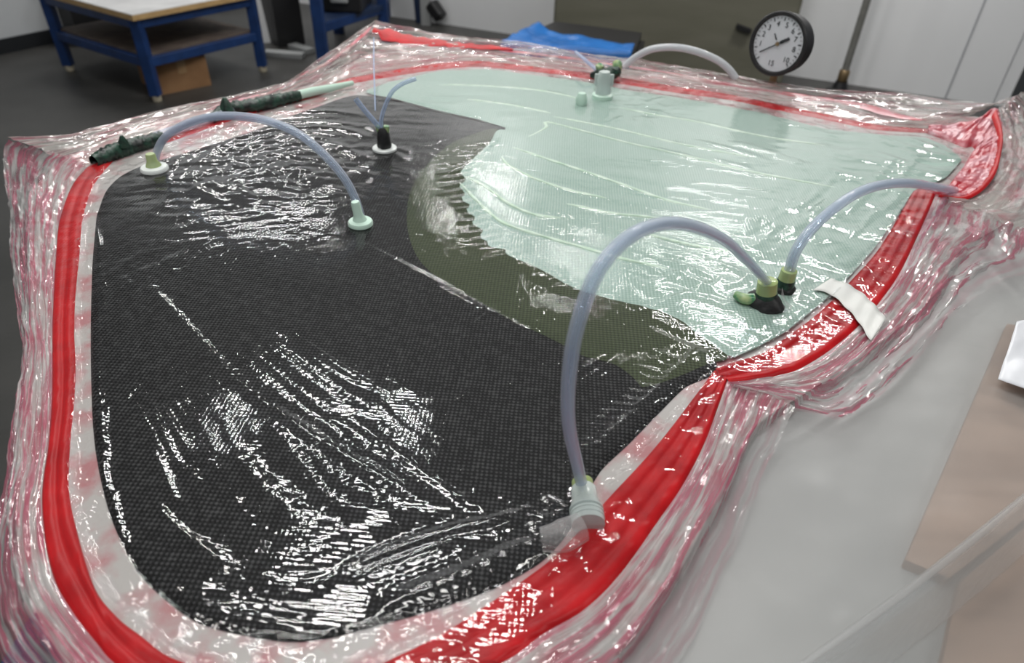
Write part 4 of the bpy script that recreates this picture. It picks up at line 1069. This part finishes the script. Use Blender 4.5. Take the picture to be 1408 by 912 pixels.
# film strand rising to the far peak of the bag
a = P(515, 150, ZF); b = P(515, 150, ZF) + np.array((0, .25, 0))
o = tube('film_strand', [P(516, 152, ZF), P(515, 120, S + .03), P(514, 88, S + .05), P(514, 52, S + .065)], .0018, M['thinhose'], None, 8, 24)
tag(o, 'thin clear strand rising to the far peak of the bag', 'strand')

# ================================================================== PRESSURE GAUGE
gb = P(1056, 119, S + .012)
ctr = PH(1067, 60, gb); kg = depth(ctr) / F; R = 41 * kg
g = thing('pressure_gauge', 'round black pressure gauge with white dial standing at the far rim', 'gauge', gb)
tocam = np.array((CAM[0] - ctr[0], CAM[1] - ctr[1], 0)); tocam /= np.linalg.norm(tocam)
an = math.radians(-27); nx = np.array((tocam[0] * math.cos(an) - tocam[1] * math.sin(an), tocam[0] * math.sin(an) + tocam[1] * math.cos(an), .12)); nx /= np.linalg.norm(nx)
dep = R * .62
case = lathe('case', [(R * .80, -dep), (R * .93, -dep * .96), (R * .97, -dep * .6), (R * .97, -.004), (R, 0), (R * 1.02, .004), (R * 1.02, R * .10), (R * .98, R * .14), (R * .90, R * .14), (R * .86, R * .06)], ctr, M['black'], g, nx, 56)
gr = np.cross((0, 0, 1.0), nx); gr /= np.linalg.norm(gr); gu = np.cross(nx, gr)
def on_dial(a, rad, lift=.0):  # a: degrees clockwise from top
    return ctr + nx * (R * .07 + lift) + (gr * math.sin(math.radians(a)) + gu * math.cos(math.radians(a))) * R * rad
lathe('dial', [(R * .87, R * .055), (R * .87, R * .065)], ctr, M['dial'], g, nx, 48)
def dial_bar(name, a, r0, r1, w, parent, lift=.0006, m='ink'):
    p, q2 = on_dial(a, r0, lift), on_dial(a, r1, lift); d = (q2 - p) / np.linalg.norm(q2 - p); s = np.cross(nx, d)
    V = [p - s * w, q2 - s * w, q2 + s * w, p + s * w]; V = V + [v + nx * .0008 for v in V]
    return mesh_np(name, V, [(0, 1, 2, 3), (7, 6, 5, 4), (0, 4, 5, 1), (1, 5, 6, 2), (2, 6, 7, 3), (3, 7, 4, 0)], M[m], parent, smooth=False)
dialobj = [o for o in g.children if o.name.startswith('dial')][0]
for k in range(31): dial_bar('tick', -135 + 9 * k, .78 if k % 3 else .72, .83, R * (.008 if k % 3 else .014), dialobj)
nd = dial_bar('needle', 236, -.42, .66, R * .018, g, .002)
dial_bar('needle_tail', 56, .10, .44, R * .05, nd, .002)
dial_bar('mark', -35, .14, .36, R * .02, g, .001)
lathe('hub', [(R * .07, 0), (R * .06, R * .05)], on_dial(0, 0, .001), M['brass'], g, nx, 16)
rotm = Matrix((Vector(gr), Vector(gu), Vector(nx))).transposed().to_4x4()
for a, s in ((-100, '1'), (-72, '2'), (-47, '3'), (-17, '4'), (12, '5'), (40, '6'), (66, '7'), (95, '8'), (132, '10'), (183, '15')):
    cu = bpy.data.curves.new('numeral', 'FONT'); cu.body = s; cu.size = R * .24; cu.align_x = 'CENTER'; cu.align_y = 'CENTER'; cu.extrude = .0002
    cu.materials.append(M['ink'])
    tmp = bpy.data.objects.new('numeral', cu); me = bpy.data.meshes.new_from_object(tmp); bpy.data.objects.remove(tmp); bpy.data.curves.remove(cu)
    o = bpy.data.objects.new('numeral', me); C.objects.link(o); o.parent = g; o.matrix_parent_inverse = Matrix.Translation(-g.location)
    o.matrix_basis = Matrix.Translation(Vector(on_dial(a, .62, .0008))) @ rotm
lathe('window', [(R * .86, R * .11), (R * .86, R * .115)], ctr, M['clear'], g, nx, 40)
zb_ = ctr[2] - R * .95
lathe('stem', [(.013, 0), (.013, .008), (.011, .010), (.009, (zb_ - gb[2]) + .008)], (ctr[0] - nx[0] * dep * .4, ctr[1] - nx[1] * dep * .4, gb[2]), M['brass'], g, seg=6, smooth=False)
